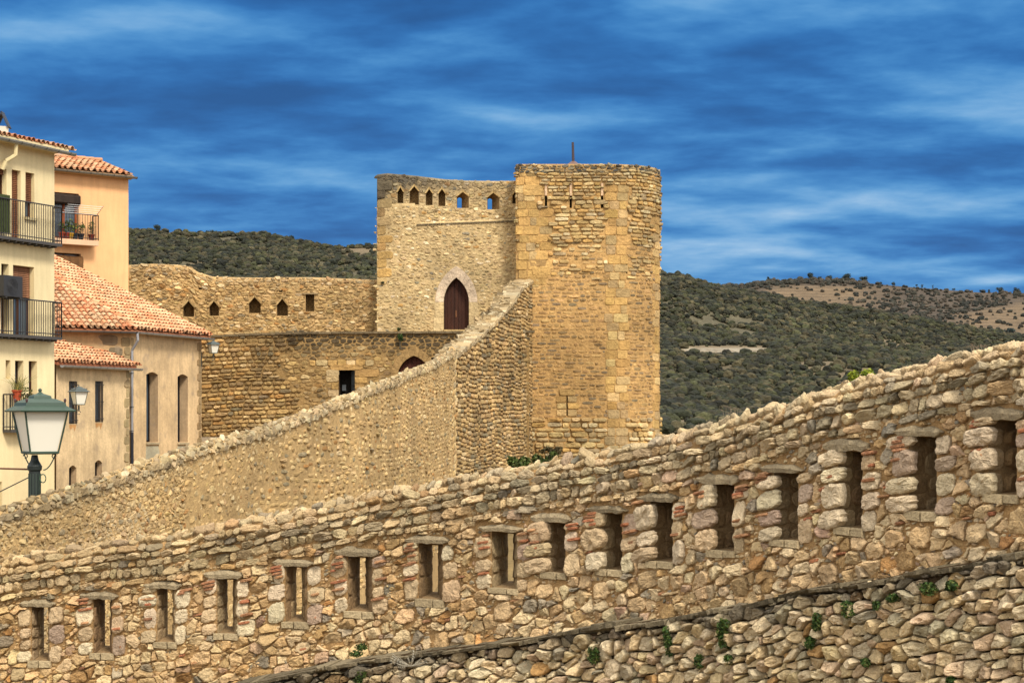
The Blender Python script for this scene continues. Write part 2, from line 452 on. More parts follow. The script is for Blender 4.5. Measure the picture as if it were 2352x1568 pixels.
for i, (xa, xb, ya, yb) in enumerate(slits):
    ub, vt = fg.UV(xb, ya); ua, vb = fg.UV(xa, yb)
    _, vb2 = fg.UV((xa+xb)/2, yb); _, vt2 = fg.UV((xa+xb)/2, ya)
    ua, ub, v0, v1 = float(ua), float(ub), float(vb2), float(vt2)
    ub = max(ub, ua+.26); w = ub-ua
    WM = .40 if i < 8 else .42
    if w > WM: ua = ub-WM; w = WM
    H_ = rect_hole(ua, ub, v0, v1); fgholes.append(H_)
    xm, ym = fg.xy((ua+ub)/2); nx_, ny_ = fg.nrm((ua+ub)/2)
    tn = (xm*(-ny_)+ym*nx_)/(xm*nx_+ym*ny_)       # sideways drift of the sight line inside the opening
    cen = ub-w*.5-abs(float(tn))*T_FG+.045 if i < 8 else ub-w*.5-.06; hw = .042
    cen = max(cen, ua+hw-.03); TI = float(TFG((ua+ub)/2)); Ts.append(TI)
    Bk = rect_hole(cen-hw, cen+hw, v0+.06, v1-.05)
    H_['back'] = Bk
    jamb = Acc(); tunnel(jamb, fm, H_, TI, Bk, sr(168, 138, 98, .62), n=6); jamb.build('embrasure', M['mortar_fg'], wallA)
    # big cut stones up both jambs
    for side in (-1, 1):
        v = v0-.03
        e = ua if side < 0 else ub
        while v < v1-.06:
            hgt = rg0.uniform(.15, .32); hgt = min(hgt, max(v1+.02-v, .1)); wd = rg0.uniform(.15, .27)
            if side < 0 and i >= 8: wd = rg0.uniform(.28, .42); qitems.append((e-wd/2+.10, v+hgt/2, wd, hgt-.014, rg0.uniform(.05, .08)))
            elif side < 0: qitems.append((e-wd/2-.004, v+hgt/2, wd, hgt-.018, rg0.uniform(.03, .055)))
            else: qitems.append((e+wd/2+.004, v+hgt/2, wd, hgt-.018, rg0.uniform(.03, .055)))
            # the same courses turn into the jamb
            jblocks.append((i, side, v+hgt/2, hgt-.02))
            v += hgt
    # brick packing by the lintel
    if i not in (0,):
        for k in range(rg0.integers(5, 10)):
            s = rg0.choice([-1, 1], p=[.62, .38]); e = ua-.02 if s < 0 else ub+.02
            L = rg0.uniform(.10, .2); bricks.append((e+s*(L/2+rg0.uniform(0, .05)), v1-.012-k*.044 if k < 4 else v1-.1-rg0.uniform(0, .5), L*1.15, .040, rg0.uniform(.06, .085)))
for k in range(46):
    u = rg0.uniform(1., fg.L-1); bricks.append((u, float(fgt(u))-rg0.uniform(.6, 1.75), rg0.uniform(.07, .16), rg0.uniform(.026, .045), .045))
qb = [(q[0]-q[2]/2, q[0]+q[2]/2, q[1]-q[3]/2, q[1]+q[3]/2) for q in qitems]
lint = []; sills = []
for H_ in fgholes:
    a, b = H_['prof'][0][0], H_['prof'][-1][0]; v1 = H_['prof'][0][1]; v0 = H_['v0']
    lint.append((a-.17, b+.10, v1-.0, v1+rg0.uniform(.10, .14))); sills.append((a-.05, b+.03, v0-rg0.uniform(.07, .1), v0+.004))
bigs = []; tries = 0
while len(bigs) < 85 and tries < 4000:
    tries += 1; u = rg0.uniform(.2, fg.L-.2); wd = rg0.uniform(.20, .33); hg = wd*rg0.uniform(.6, .95); v = float(fgt(u))-rg0.uniform(.35, 2.1); b = (u-wd/2, u+wd/2, v-hg/2, v+hg/2)
    if any(b[0] < q[1]+.02 and b[1] > q[0]-.02 and b[2] < q[3]+.02 and b[3] > q[2]-.02 for q in qb+lint+sills+[(x[0]-x[2]/2, x[0]+x[2]/2, x[1]-x[3]/2, x[1]+x[3]/2) for x in bigs]+[(H_['prof'][0][0], H_['prof'][-1][0], H_['v0'], H_['prof'][0][1]) for H_ in fgholes]): continue
    bigs.append((u, v, wd, hg, rg0.uniform(.03, .06)))
bgb = [(x[0]-x[2]/2, x[0]+x[2]/2, x[1]-x[3]/2, x[1]+x[3]/2) for x in bigs]
bb = [(q[0]-q[2]/2, q[0]+q[2]/2, q[1]-q[3]/2, q[1]+q[3]/2) for q in bricks]
# bricks that would fall into openings or quoins are dropped
keep = []
for q, b in zip(bricks, bb):
    bad = any(b[1] > H_['prof'][0][0]-.01 and b[0] < H_['prof'][-1][0]+.01 and b[3] > H_['v0']-.1 and b[2] < H_['prof'][0][1]+.0 for H_ in fgholes)
    if not bad: keep.append((q, b))
bricks = [k[0] for k in keep]; bb = [k[1] for k in keep]
def mkregion(holes, boxes, vmin=-99, g=.01):
    hb = [(H_['prof'][0][0], H_['prof'][-1][0], H_['v0'], max(q[1] for q in H_['prof'])) for H_ in holes]
    allb = np.array([(a-g, b+g, c-g, d+g) for a, b, c, d in hb+boxes])
    allb = allb[np.argsort(allb[:, 0])] if len(allb) else allb
    def region(u, v):
        ok = v > vmin
        for b in allb: ok = ok & ~((u > b[0]) & (u < b[1]) & (v > b[2]) & (v < b[3]))
        return ok
    return region
# lower wall, built against the foot of the parapet
lw_pts = [(300, 1615), (540, 1572), (700, 1538), (830, 1514), (1000, 1492), (1200, 1467), (1330, 1443), (1500, 1423), (1640, 1398), (1734, 1382), (1858, 1349),
          (1968, 1338), (2077, 1316), (2223, 1291), (2352, 1269), (2600, 1222), (3000, 1160)]
LWD = .42
lw = Path([np.array(p)+np.array(n)*LWD for p, n in zip([tuple(k) for k in fg.p], [fg.nrm(u) for u in fg.u])])
lwt = lw.topf(lw_pts); lm = mapper(lw, lwt, R=.05)
botA = lambda u: fgt(u)*0+(-4.6)
creams = [(sr(232, 206, 162, .78), 6), (sr(220, 188, 142, .74), 6), (sr(210, 176, 128, .70), 4), (sr(210, 176, 144, .68), .8), (sr(186, 170, 144, .64), 1.4), (sr(160, 150, 130, .62), .5),
          (sr(194, 146, 92, .64), .35), (sr(202, 164, 112, .66), 1.2)]
greys = [(sr(184, 166, 132, .64), 4), (sr(200, 180, 142, .68), 4), (sr(162, 148, 120, .60), 2.2), (sr(208, 186, 150, .68), 3), (sr(144, 134, 114, .6), .5), (sr(188, 152, 106, .62), .3)]
def fgtint(cu, cw, rg):
    a = palette(creams, .16)(cu, cw, rg); b = palette(greys, .14)(cu, cw, rg)
    d = -cw+rg.normal(0, .07, len(cu)); k = np.clip(1-(d-.22)/.22, 0, 1)*(rg.random(len(cu)) < .92)
    k = np.where(cw > 0, .55, k)
    light = np.where(cw > .05, 1.0, 1.0)
    x, _ = fg.xy(cu)
    warm = np.clip((x+7)/9, 0, 1)[:, None]
    c = (a*(1-k[:, None])+b*k[:, None])*light[:, None]
    c = c*(np.array([.95, .90, .80])+(1-np.array([.95, .90, .80]))*warm)
    return c*np.minimum(1, .60/c.max(1, keepdims=True))
regA = mkregion(fgholes, qb+lint+sills+bb+bgb, g=.004)
# coarse masonry over the whole face, rows following the slope
coursed(face, fm, -.5, fg.L+.5, -.42, .28, (.09, .31), (.075, .155), (.03, .085), fgtint, regA, Mn=20, gap=.010, rings='hi', tilt=.34, rough=.36, ns=13, seed=20, wave=.10, p=3.0, cj=.13, rot=.13)
rubble(face, fm, -.5, fg.L+.5, -.62, -.40, .165, .108, (.035, .075), fgtint, regA, jit=.30, wv=.42, Mn=24, gap=.011, rings='hi', tilt=.26, rough=.32, ns=14, seed=21, warp=.05)
def _unused(u, v): return regA(u, v) & (v < fgt(u)-.60) & (v > np.minimum(lwt(u*0+u), 9)-.6)
rubble(face, fm, -.5, fg.L+.5, -4.2, -.62, .150, .115, (.022, .060), fgtint, lambda u, v: regA(u, v) & (v > lwt(u)-.25), jit=.44, wv=.62, Mn=22, gap=.011, rings='hi', tilt=.28, rough=.42, ns=16, seed=22, warp=.0)
# chips in the mortar
rubble(face, fm, -.5, fg.L+.5, -4.0, .05, .066, .045, (.010, .026), fgtint, lambda u, v: regA(u, v) & (v > lwt(u)-.1), jit=.42, wv=.4, Mn=8, gap=.008, rings='lo', tilt=.3, rough=.3, seed=23, drop=.25)
blocks(face, fm, qitems, palette([(sr(228, 206, 170, .72), 4), (sr(214, 186, 146, .68), 3), (sr(204, 176, 150, .64), 1)], .08), Mn=26, rings='hi', rough=.4, ns=12, p=3.4, seed=31, jit=.10, tilt=.10)
blocks(face, fm, bigs, fgtint, Mn=22, rings='hi', rough=.45, ns=12, p=2.9, seed=32, jit=.14, tilt=.16)
blocks(face, fm, bricks, palette([(sr(200, 132, 94, .64), 3), (sr(188, 136, 98, .62), 3), (sr(208, 158, 114, .64), 2)], .14), Mn=16, rings='mid', rough=.2, p=6, seed=33, tilt=.12)
# jamb faces
for i, side, v, hgt in jblocks:
    H_ = fgholes[i]; Bk = H_['back']
    e0 = H_['prof'][0][0] if side < 0 else H_['prof'][-1][0]; e1 = Bk['prof'][0][0] if side < 0 else Bk['prof'][-1][0]
    if v > H_['prof'][0][1]-.05: continue
    TI = Ts[i]
    def jm(d, w, h, e0=e0, e1=e1, side=side, T_FG=TI):
        d, w, h = np.broadcast_arrays(np.asarray(d, float), np.asarray(w, float), np.asarray(h, float))
        dd = d if side < 0 else T_FG-d
        u = e0+(e1-e0)*dd/T_FG-side*h
        return fm(u, w-fgt(np.full_like(w, e0)), -dd)
    jm.top = lambda u: np.zeros_like(np.asarray(u, float))
    k = rg0.uniform(.16, .26); T_ = TI
    its = [(k/2, v, k, hgt, .018), (k+(T_-k)/2, v+rg0.uniform(-.02, .02), T_-k-.03, hgt, .014)]
    if side > 0: its = [(T_-a, b, c, d, e) for a, b, c, d, e in its]
    blocks(face, jm, its, palette([(sr(196, 168, 126, .62), 3), (sr(170, 138, 98, .58), 3)], .1), Mn=16, rings='mid', rough=.5, ns=16, p=3.5, seed=40+i)
fmb = lambda u, w, h: fm(u, np.minimum(w, 0), h-TFG(u))
fmb.top = fgt
o = face.build('stonework', M['fg'], wallA)
sheet(mort, fm, -.5, fg.L+.5, botA, fgholes, sr(198, 158, 106, .54), du=.25, wtop=.26, h=.002)
_u = np.linspace(-.5, fg.L+.5, 60); _a = fm(_u, .25, 0); _b = fmb(_u, -.02, 0); mort.add(np.concatenate([_a, _b]), [(k, k+1, 61+k, 60+k) for k in range(59)], sr(204, 170, 122, .6))
sheet(mort, fmb, -.5, fg.L+.5, botA, [H_['back'] for H_ in fgholes], sr(176, 146, 104, .50), du=.4, flip=True)
mort.build('mortar', M['mortar_fg'], wallA)
for i, (a, b, c, d) in enumerate(lint):
    ac = Acc(); n = 9; us = np.linspace(a, b, n)
    up = d+rg0.uniform(-.02, .012, n)-np.abs(np.linspace(-1, 1, n))**3*.045; lo = c+rg0.uniform(-.006, .012, n)
    lo[[0, -1]] += .03; fr = .055+rg0.uniform(-.02, .02, n)
    tl = np.array(sr(176, 158, 126, .62))*rg0.uniform(.85, 1.2)
    rows = []
    for vv, hh in ((lo, fr*0-.4), (lo, fr), (lo*.5+up*.5, fr+.012), (up-.012, fr-.008), (up, fr*0-.03)):
        rows.append(fm(us, vv-fgt(us), hh))
    V = np.concatenate(rows); Q = [(r*n+k, r*n+k+1, (r+1)*n+k+1, (r+1)*n+k) for r in range(4) for k in range(n-1)]
    Q += [(0, n, 2*n, 3*n, 4*n), tuple(r*n+n-1 for r in (4, 3, 2, 1, 0))]
    ac.add(V, Q, tl); ac.build('lintel', M['fg'], wallA)
for i, (a, b, c, d) in enumerate(sills):
    ac = Acc(); m = a+(b-a)*rg0.uniform(.4, .65)
    tl = sr(194, 176, 142, .66)
    for x0, x1 in ((a, m-.006), (m+.006, b)):
        j = rg0.uniform(-.01, .01, 4)
        pts = [(x0, c+j[0]), (x1, c+j[1]), (x1+j[2]*.5, d), (x0, d+j[3]*.4)]
        p = np.array(pts); n = 4; vs = [fm(p[:, 0], p[:, 1]-fgt(p[:, 0]), np.full(4, hh)) for hh in (-.30, .03, .045)]
        vs[2] = vs[2]*.9+vs[2].mean(0)*.1
        V = np.concatenate(vs); Q = [(k*4+q, k*4+(q+1) % 4, (k+1)*4+(q+1) % 4, (k+1)*4+q) for k in range(2) for q in range(4)]+[(8, 9, 10, 11)]
        ac.add(V, Q, np.array(tl)*rg0.uniform(.8, 1.25)*np.array([1.04, 1, .93]))
    ac.build('sill', M['fg'], wallA)

# ------------------------------------------------------------------ lower wall in front
wallB = thing('retaining_wall', (*lw.xy(lw.U(1900)), -4), 'dry rubble wall of large stones with dark ledge slabs, below the parapet', 'wall')
st = Acc(); gp = Acc(); cp = Acc()
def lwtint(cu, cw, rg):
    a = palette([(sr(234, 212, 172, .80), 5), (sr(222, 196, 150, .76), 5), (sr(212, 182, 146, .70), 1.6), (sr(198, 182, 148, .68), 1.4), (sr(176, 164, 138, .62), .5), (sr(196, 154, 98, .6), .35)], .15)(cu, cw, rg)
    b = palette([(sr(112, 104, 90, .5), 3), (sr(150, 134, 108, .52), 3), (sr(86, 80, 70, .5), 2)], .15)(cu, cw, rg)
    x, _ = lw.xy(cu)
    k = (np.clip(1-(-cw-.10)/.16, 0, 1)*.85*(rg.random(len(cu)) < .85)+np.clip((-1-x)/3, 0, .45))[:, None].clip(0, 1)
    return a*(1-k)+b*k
ul0 = float(lw.U(420))
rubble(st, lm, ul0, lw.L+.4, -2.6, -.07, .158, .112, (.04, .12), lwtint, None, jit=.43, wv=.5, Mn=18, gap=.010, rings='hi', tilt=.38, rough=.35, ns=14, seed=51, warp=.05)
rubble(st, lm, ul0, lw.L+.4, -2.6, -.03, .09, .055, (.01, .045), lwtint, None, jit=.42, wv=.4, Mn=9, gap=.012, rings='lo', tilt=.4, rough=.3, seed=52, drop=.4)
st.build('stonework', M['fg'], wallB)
sheet(gp, lm, ul0, lw.L+.4, lambda u: u*0-6.0, [], sr(112, 88, 60, .38), du=.3, h=-.05)
gp.build('mortar', M['mortar_fg'], wallB)
# ledge of thin slabs reaching back to the parapet
rg = np.random.default_rng(8); u = ul0
while u < lw.L+.4:
    L = rg.uniform(.12, .42); n = 7; us = np.linspace(u, u+L-.008, n); t = lwt(us)
    th = rg.uniform(.02, .065); lift = rg.uniform(-.03, .018); fr = .10+rg.uniform(-.08, .05)+rg.uniform(-.03, .03, n)
    rows = [lm(us, np.full(n, -.075), np.full(n, -.03)), lm(us, np.full(n, -th)+lift+rg.uniform(-.006, .006, n), fr-.015), lm(us, np.full(n, -.006)+lift*1.0+rg.uniform(-.008, .006, n), fr)]
    k3 = lm(us, np.zeros(n), np.zeros(n)); nx, ny = lw.nrm(us)
    rows.append(np.stack([k3[:, 0]-nx*(LWD+.02), k3[:, 1]-ny*(LWD+.02), t+.035+lift], 1))
    V = np.concatenate(rows); Q = [(r*n+k, r*n+k+1, (r+1)*n+k+1, (r+1)*n+k) for r in range(3) for k in range(n-1)]
    Q += [(0, n, 2*n, 3*n), (4*n-1, 3*n-1, 2*n-1, n-1)]
    cp.add(V, Q, np.array(sr(156, 142, 114, .56))*rg.uniform(.5, 1.25)); u += L
cp.build('ledge', M['fg'], wallB)
for i, H_ in enumerate([]):
    c = fm((H_['back']['prof'][0][0]+H_['back']['prof'][1][0])/2, -.5, -T_FG); print('SLIT', i, slits[i][:2], round(CX+F*c[0]/c[1]))
# ================================================================== LONG RAMPART RUNNING BACK TO THE TOWER
def pl(pts): return [pt(a, b) for a, b in pts]
FACE_PAL = [(sr(218, 188, 134, .68), 5), (sr(206, 172, 116, .66), 5), (sr(190, 158, 108, .64), 3), (sr(176, 158, 122, .60), 1.2), (sr(198, 148, 88, .62), .5), (sr(224, 198, 150, .68), .4)]
m1 = Path(pl([(-140, 28.6), (0, 30), (250, 33), (500, 38), (750, 46), (900, 54), (985, 62), (1046, 70)]), smooth=2)
face_top = [(-140, 1207), (0, 1165), (130, 1126), (260, 1084), (400, 1036), (500, 1006), (620, 976), (700, 946), (800, 907), (861, 882), (935, 853), (1000, 828), (1046, 800), (1060, 793)]
face_top = drop_pts(m1, face_top, .20)
m1t = m1.topf(face_top); mm1 = mapper(m1, m1t, R=.14)
m2 = Path(pl([(1046, 70.3), (1130, 79), (1196, 86.3), (1226, 90.6)]))
m2t = m2.topf([(1040, 821), (1070, 803), (1100, 778), (1139, 741), (1165, 712), (1181, 694), (1196, 668), (1226, 644)]); mm2 = mapper(m2, m2t, R=.15)
ramp = thing('rampart_wall', (m1.p[0][0], m1.p[0][1], -4), 'long ochre rubble rampart climbing behind the parapet to the round tower', 'wall')
ac = Acc()
def stain_mid(c, cu, cw, rg):
    x, y = m1.xy(cu)
    n = fbm(cu*.35, cw*.9, 0, 5)
    k = np.clip((n-.5)*3, 0, 1)[:, None]*.25
    top = np.clip(1-(-cw)/.35, 0, 1)[:, None]
    g = np.array(sr(208, 186, 146, .64))*np.exp(rg.normal(0, .18, len(cu)))[:, None]
    near = np.clip((40-y)/14, 0, 1)[:, None]
    c = c*(1-k)+c.mean(1)[:, None]*k*.9
    c = c*(1-near*.3)+near*.3*np.array(sr(206, 180, 138, .64))*np.exp(rg.normal(0, .16, len(cu)))[:, None]
    return c*(1-top*.8)+g*top*.8
t1 = palette(FACE_PAL, .11, stain_mid)
UA = float(m1.U(-60)); UM = float(m1.U(420))
rubble(ac, mm1, UA, UM, -2.9, .04, .13, .085, (.014, .038), t1, None, jit=.42, wv=.5, Mn=12, gap=.014, rings='mid', tilt=.25, rough=.3, ns=16, seed=61, warp=.1)
UJ = float(m1.U(640))
m1h = mapper(m1, lambda u: np.full_like(np.asarray(u, float), 6.0), R=.1)
coursed(ac, m1h, UJ-4, m1.L-.9, -10.5, -2.2, (.22, .75), (.09, .17), (.008, .040), palette(FACE_PAL, .12), lambda u, v: (v < m1t(u)-.02) & (u > UJ+5*(fbm(u*.2, v*.5, 0, 3)-.5)), Mn=10, gap=.022, rings='lo', tilt=.10, rough=.4, ns=5, seed=68, wave=.22, p=3.2, cj=.10, rot=.05)
rubble(ac, mm1, UM, m1.L-.9, -5.6, .02, .22, .105, (.008, .030), t1, lambda u, v: u < UJ+5*(fbm(u*.2, v*.5, 0, 3)-.5), jit=.42, wv=.55, Mn=10, gap=.020, rings='lo', tilt=.16, rough=.3, ns=8, seed=62, warp=.15)
coursed(ac, mm1, m1.L-.9, m1.L+.02, -6.6, 0, (.35, .5), (.2, .3), (.03, .06), t1, None, rings='lo', seed=63)
# capping: flat slabs set on edge, leaning
rg = np.random.default_rng(64)
def capping(ac, mp, path, u0, u1, L0, L1, thick, dep, tints, lean=.5, seed=3):
    rg = np.random.default_rng(seed); u = u0
    while u < u1:
        x, y = path.xy(u); sc = np.clip(y/34, 1, 2.0)
        L = rg.uniform(L0, L1)*sc*.8; th = rg.uniform(*thick); d = rg.uniform(*dep)
        du = rg.uniform(.02, lean)*th*1.6
        w0 = rg.uniform(-.06, .0)
        p = [(0, 0), (L, rg.uniform(-.02, .02)), (L+du, th), (du*.8, th*rg.uniform(.7, 1.1))]
        V = []
        for hh, sh in ((rg.uniform(.03, .08), 0), (-d, rg.uniform(-.04, .04))):
            for a, b in p: V.append(mp(u+a+sh+rg.normal(0, .008), min(w0+b, 0)-0, hh+rg.normal(0, .01))+np.array([0, 0, max(w0+b, 0)+rg.normal(0, .006)]))
        t = tints[rg.integers(len(tints))]*np.exp(rg.normal(0, .13))
        ac.add(V, [(0, 1, 2, 3), (7, 6, 5, 4), (0, 4, 5, 1), (1, 5, 6, 2), (2, 6, 7, 3), (3, 7, 4, 0)], t)
        u += L*rg.uniform(.78, 1.0)
CAPT = [np.array(sr(*c, .49)) for c in ((222, 196, 150), (210, 182, 136), (196, 170, 126), (228, 208, 166), (182, 160, 124))]
capping(ac, mm1, m1, UA, m1.L, .10, .22, (.06, .11), (.15, .32), CAPT, .8, 65)
rubble(ac, mm1, UA, UM, -2.9, .0, .075, .05, (.012, .028), t1, None, jit=.42, wv=.5, Mn=8, gap=.01, rings='lo', tilt=.25, rough=.3, ns=16, seed=69, drop=.3)
rubble(ac, mapper(m1, m1t, R=.14, off=.02), UA, m1.L, .0, .26, .14, .09, (.02, .05), palette([(c, 1) for c in CAPT], .15), None, jit=.42, wv=.5, Mn=10, gap=.012, rings='mid', tilt=.4, rough=.3, seed=67)
ac.build('stonework', M['mid'], ramp)
sa = Acc(); sheet(sa, mm1, UA-1, m1.L, lambda u: u*0-6.0, [], sr(206, 172, 118, .62), du=.6, wtop=.30, h=.014)
sheet(sa, mapper(m1, m1t, R=.14, off=-.28), UA-1, m1.L, lambda u: u*0-6.0, [], sr(178, 146, 98, .5), du=.8, flip=True)
sa.build('mortar', M['mid'], ramp)
# second stretch: slab courses, steep, joined to the tower
ac = Acc()
P2 = [(sr(204, 170, 116, .64), 5), (sr(188, 154, 102, .62), 4), (sr(172, 146, 102, .6), 3), (sr(160, 144, 112, .56), 1.2), (sr(214, 186, 138, .66), 1.2)]
def st2(c, cu, cw, rg):
    k = np.clip((fbm(cu*.25, cw*.5, 0, 9)-.45)*4, 0, 1)[:, None]*.22
    return c*(1-k)
mm2h = mapper(m2, lambda u: np.zeros_like(np.asarray(u, float)), R=50.)
mm2h_ = mapper(m2, lambda u: np.full_like(np.asarray(u, float), 9.0), R=.1)
coursed(ac, mm2h_, -.05, m2.L, -15.2, -2.2, (.42, .95), (.13, .21), (.02, .06), palette(P2, .12, st2), lambda u, v: v < m2t(u)+.0, Mn=10, gap=.022, rings='lo', tilt=.10, rough=.35, ns=4, seed=71, wave=.22, p=4)
capping(ac, mm2, m2, 0, m2.L-.2, .16, .34, (.10, .18), (.4, .8), CAPT, .8, 72)
capping(ac, mm2, m2, 0, m2.L-.2, .16, .30, (.05, .12), (.3, .6), CAPT, .6, 73)
rg = np.random.default_rng(74)
for _ in range(260):                      # rubble lying on the steep wall top
    u = rg.uniform(0, m2.L-.1); d = rg.uniform(.05, .8); c = mm2(u, 0, -d)+np.array([0, 0, .05]); s = rg.uniform(.05, .13)
    box(ac, c, (s*1.3, rg.normal(0, .02), rg.normal(0, .03)), (rg.normal(0, .03), s*1.1, rg.normal(0, .04)), (rg.normal(0, .02), rg.normal(0, .02), s*.6), CAPT[rg.integers(5)]*rg.uniform(.8, 1.1))
ac.build('slab_courses', M['mid'], ramp)
sa = Acc(); sheet(sa, mm2, -.3, m2.L, lambda u: u*0-6.5, [], sr(140, 110, 70, .5), du=.6, wtop=.0, h=-.01)
us = np.linspace(-.3, m2.L, 40); f_ = mm2(us, 0, 0); b_ = mm2(us, 0, -.85); b2 = b_.copy(); b2[:, 2] = -6
n = len(us); sa.add(np.concatenate([f_, b_, b2]), [(k, k+1, n+k+1, n+k) for k in range(n-1)]+[(n+k, n+k+1, 2*n+k+1, 2*n+k) for k in range(n-1)], sr(170, 146, 108, .55))
sa.build('packing', M['mid'], ramp)

# ================================================================== TOWER
YT = 90.0
TC = np.array([4.53, 92.6]); TR = 2.6
tp = [(.18, 92.2), (.18, YT)]
tp += [(4.53, YT)]
for k in range(1, 19):
    a = -math.pi/2+k*math.pi/18; tp.append((TC[0]+TR*math.cos(a), TC[1]+TR*math.sin(a)))
tp += [(.18, 95.2), (.18, 92.2)]
tw = Path(tp); U0 = tw.u[1]; U1 = tw.u[2]
_m = (tw._uu >= U0-.01) & (tw._uu < U1+math.pi*TR*.46); tw._px = tw._px[_m]; tw._uu = tw._uu[_m]; TZ = (HZ-379)/F*YT
twz = lambda u: np.full_like(np.asarray(u, float), TZ)
tm = mapper(tw, twz, R=.05)
def tU(px): return U0+(px-CX)/F*YT-.18 if px < 1398 else float(tw.U(px))
def tz(py): return (HZ-py)/F*YT
tower = thing('round_tower', (3.2, 92.6, -2.2), 'tall ochre stone tower with a rounded side, a pole on its flat top', 'tower')
ac = Acc(); UE = float(tw.u[2]+math.pi*TR*.62)
OCH = [(sr(212, 172, 106, .62), 5), (sr(202, 162, 98, .6), 4), (sr(210, 178, 122, .63), 3), (sr(194, 164, 114, .6), 2)]
PALE = [(sr(214, 186, 132, .66), 4), (sr(202, 170, 114, .64), 4), (sr(186, 160, 114, .6), 1.5), (sr(212, 170, 104, .62), 2), (sr(222, 200, 154, .68), 1.2), (sr(176, 154, 118, .58), .5)]
BRN = [(sr(186, 150, 100, .58), 4), (sr(170, 140, 98, .56), 3), (sr(158, 136, 104, .54), 1.5), (sr(204, 166, 110, .6), 3)]
def lichen(c, cu, cw, rg):
    d = -cw; k = np.clip(1-d/.45, 0, 1)*.9+np.clip((cu-(U1+2.6))/1.3, 0, 1)*np.clip(1-d/4.5, 0, 1)*.8
    k = np.clip(k+rg.normal(0, .12, len(cu)), 0, 1)[:, None]
    g = np.array(sr(108, 102, 90, .42))*np.exp(rg.normal(0, .25, len(cu)))[:, None]
    return c*(1-k)+g*k
# openings
slots = []
for px in (1254, 1311, 1383):
    u = tU(px); slots.append(rect_hole(u-.055, u+.055, tz(478), tz(421)))
nook = rect_hole(float(tw.U(1426)), float(tw.U(1441)), tz(628), tz(602))
chink = rect_hole(tU(1242), tU(1246.5), tz(620), tz(588))
loop = rect_hole(tU(1301), tU(1303.6), tz(955), tz(909))
th_ = slots+[nook, chink, loop]
# quoins: left corner, the turn of the curve, the far side
ash = []; rg = np.random.default_rng(81)
def stack(c0, w, z0, z1, alt=.0, hh=(.36, .46), dbl=False):
    z = z0; k = 0
    while z < z1:
        h = rg.uniform(*hh); off = alt*(1 if k % 2 else -1)
        if dbl:
            s = rg.uniform(.36, .64); W = w*rg.uniform(.8, 1.25)
            a = c0-W/2+off*.3
            ash.append((a+W*s/2, z+h/2, W*s-.02, h-.02, .018+rg.uniform(0, .014))); ash.append((a+W*s+W*(1-s)/2, z+h/2, W*(1-s)-.02, h-.02, .018+rg.uniform(0, .014)))
        else: ash.append((c0+off, z+h/2, w-.02, h-.02, .018+rg.uniform(0, .014)))
        z += h; k += 1
zb = tz(1060)
stack(U0+.52, 1.0, tz(660), TZ-.35, .10, dbl=True)
stack(U0+1.32, .62, tz(640), tz(484), .10, dbl=False)
stack(U1+.42, 1.0, zb, TZ-1.0, .14, dbl=True)
stack(U1+3.1, .9, zb, tz(500), .12, dbl=False)
stack(U0+1.1+.0, .9, tz(655), tz(610), .1)
# dressed blocks round the low arrow loop
lu = (loop['prof'][0][0]+loop['prof'][1][0])/2
for k, (a, b) in enumerate(((908, 893), (924, 909), (939, 925), (956, 940))):
    z0, z1 = tz(a), tz(b)
    if k == 0: ash.append((lu, (z0+z1)/2, .75, z1-z0-.02, .05)); continue
    for s in (-1, 1):
        wd = rg.uniform(.42, .62); ash.append((lu+s*(.03+wd/2), (z0+z1)/2, wd, z1-z0-.02, .05))
ash.append((tU(1224), tz(437), .95, .52, .05))
ab = [(q[0]-q[2]/2, q[0]+q[2]/2, q[1]-q[3]/2, q[1]+q[3]/2) for q in ash]
rt = mkregion(th_, ab, g=.012)
UR = U1+4.4
coursed(ac, tm, U0, UR, tz(458)-TZ, -.32, (.2, .6), (.11, .19), (.05, .12), palette(PALE, .12, lichen), rt, Mn=14, gap=.03, rings='mid', tilt=.12, rough=.3, ns=4, seed=82, wave=.10, p=4.5)
coursed(ac, tm, U0, UR, tz(560)-TZ, tz(458)-TZ, (.3, .75), (.15, .24), (.05, .12), palette(PALE, .12, lichen), rt, Mn=14, gap=.03, rings='mid', tilt=.12, rough=.3, ns=4, seed=83, wave=.12, p=4.5)
coursed(ac, tm, U0+.6, UR, tz(960)-TZ, tz(560)-TZ, (.2, .62), (.15, .22), (.006, .035), palette(BRN, .10), rt, Mn=14, gap=.055, rings='mid', tilt=.07, rough=.7, ns=5, seed=84, wave=.12, p=2.8, drop=.10)
coursed(ac, tm, U0+.6, UR, tz(640)-TZ, tz(560)-TZ, (.3, .7), (.15, .22), (.04, .09), palette(PALE, .12), rt, Mn=14, gap=.04, rings='mid', tilt=.1, rough=.3, ns=4, seed=85, drop=.55, wave=.1)
coursed(ac, tm, U0+.6, UR, zb-TZ, tz(958)-TZ, (.28, .85), (.17, .32), (.06, .13), palette(PALE+[(sr(184, 166, 128, .6), 2)], .12), rt, Mn=16, gap=.035, rings='mid', tilt=.12, rough=.3, ns=4, seed=86, wave=.08, p=5)
rubble(ac, tm, U0, UR+.4, -.36, .03, .24, .11, (.03, .06), palette([(sr(122, 114, 98, .48), 3), (sr(150, 138, 112, .54), 2), (sr(100, 96, 88, .42), 2), (sr(190, 166, 122, .6), 2)], .16), None, jit=.38, wv=.4, Mn=12, gap=.02, rings='mid', tilt=.2, rough=.4, ns=6, seed=87)
blocks(ac, tm, ash, palette(OCH, .09, lambda c, cu, cw, rg: lichen(np.where(((cw < tz(990)-TZ))[:, None], c*.6+np.array(sr(180, 172, 146, .56))*.4, c), cu, cw, rg)), Mn=20, rings='flat', tilt=.03, rough=.3, ns=5, p=9, jit=.02, seed=88)
ac.build('stonework', M['far'], tower)
sa = Acc()
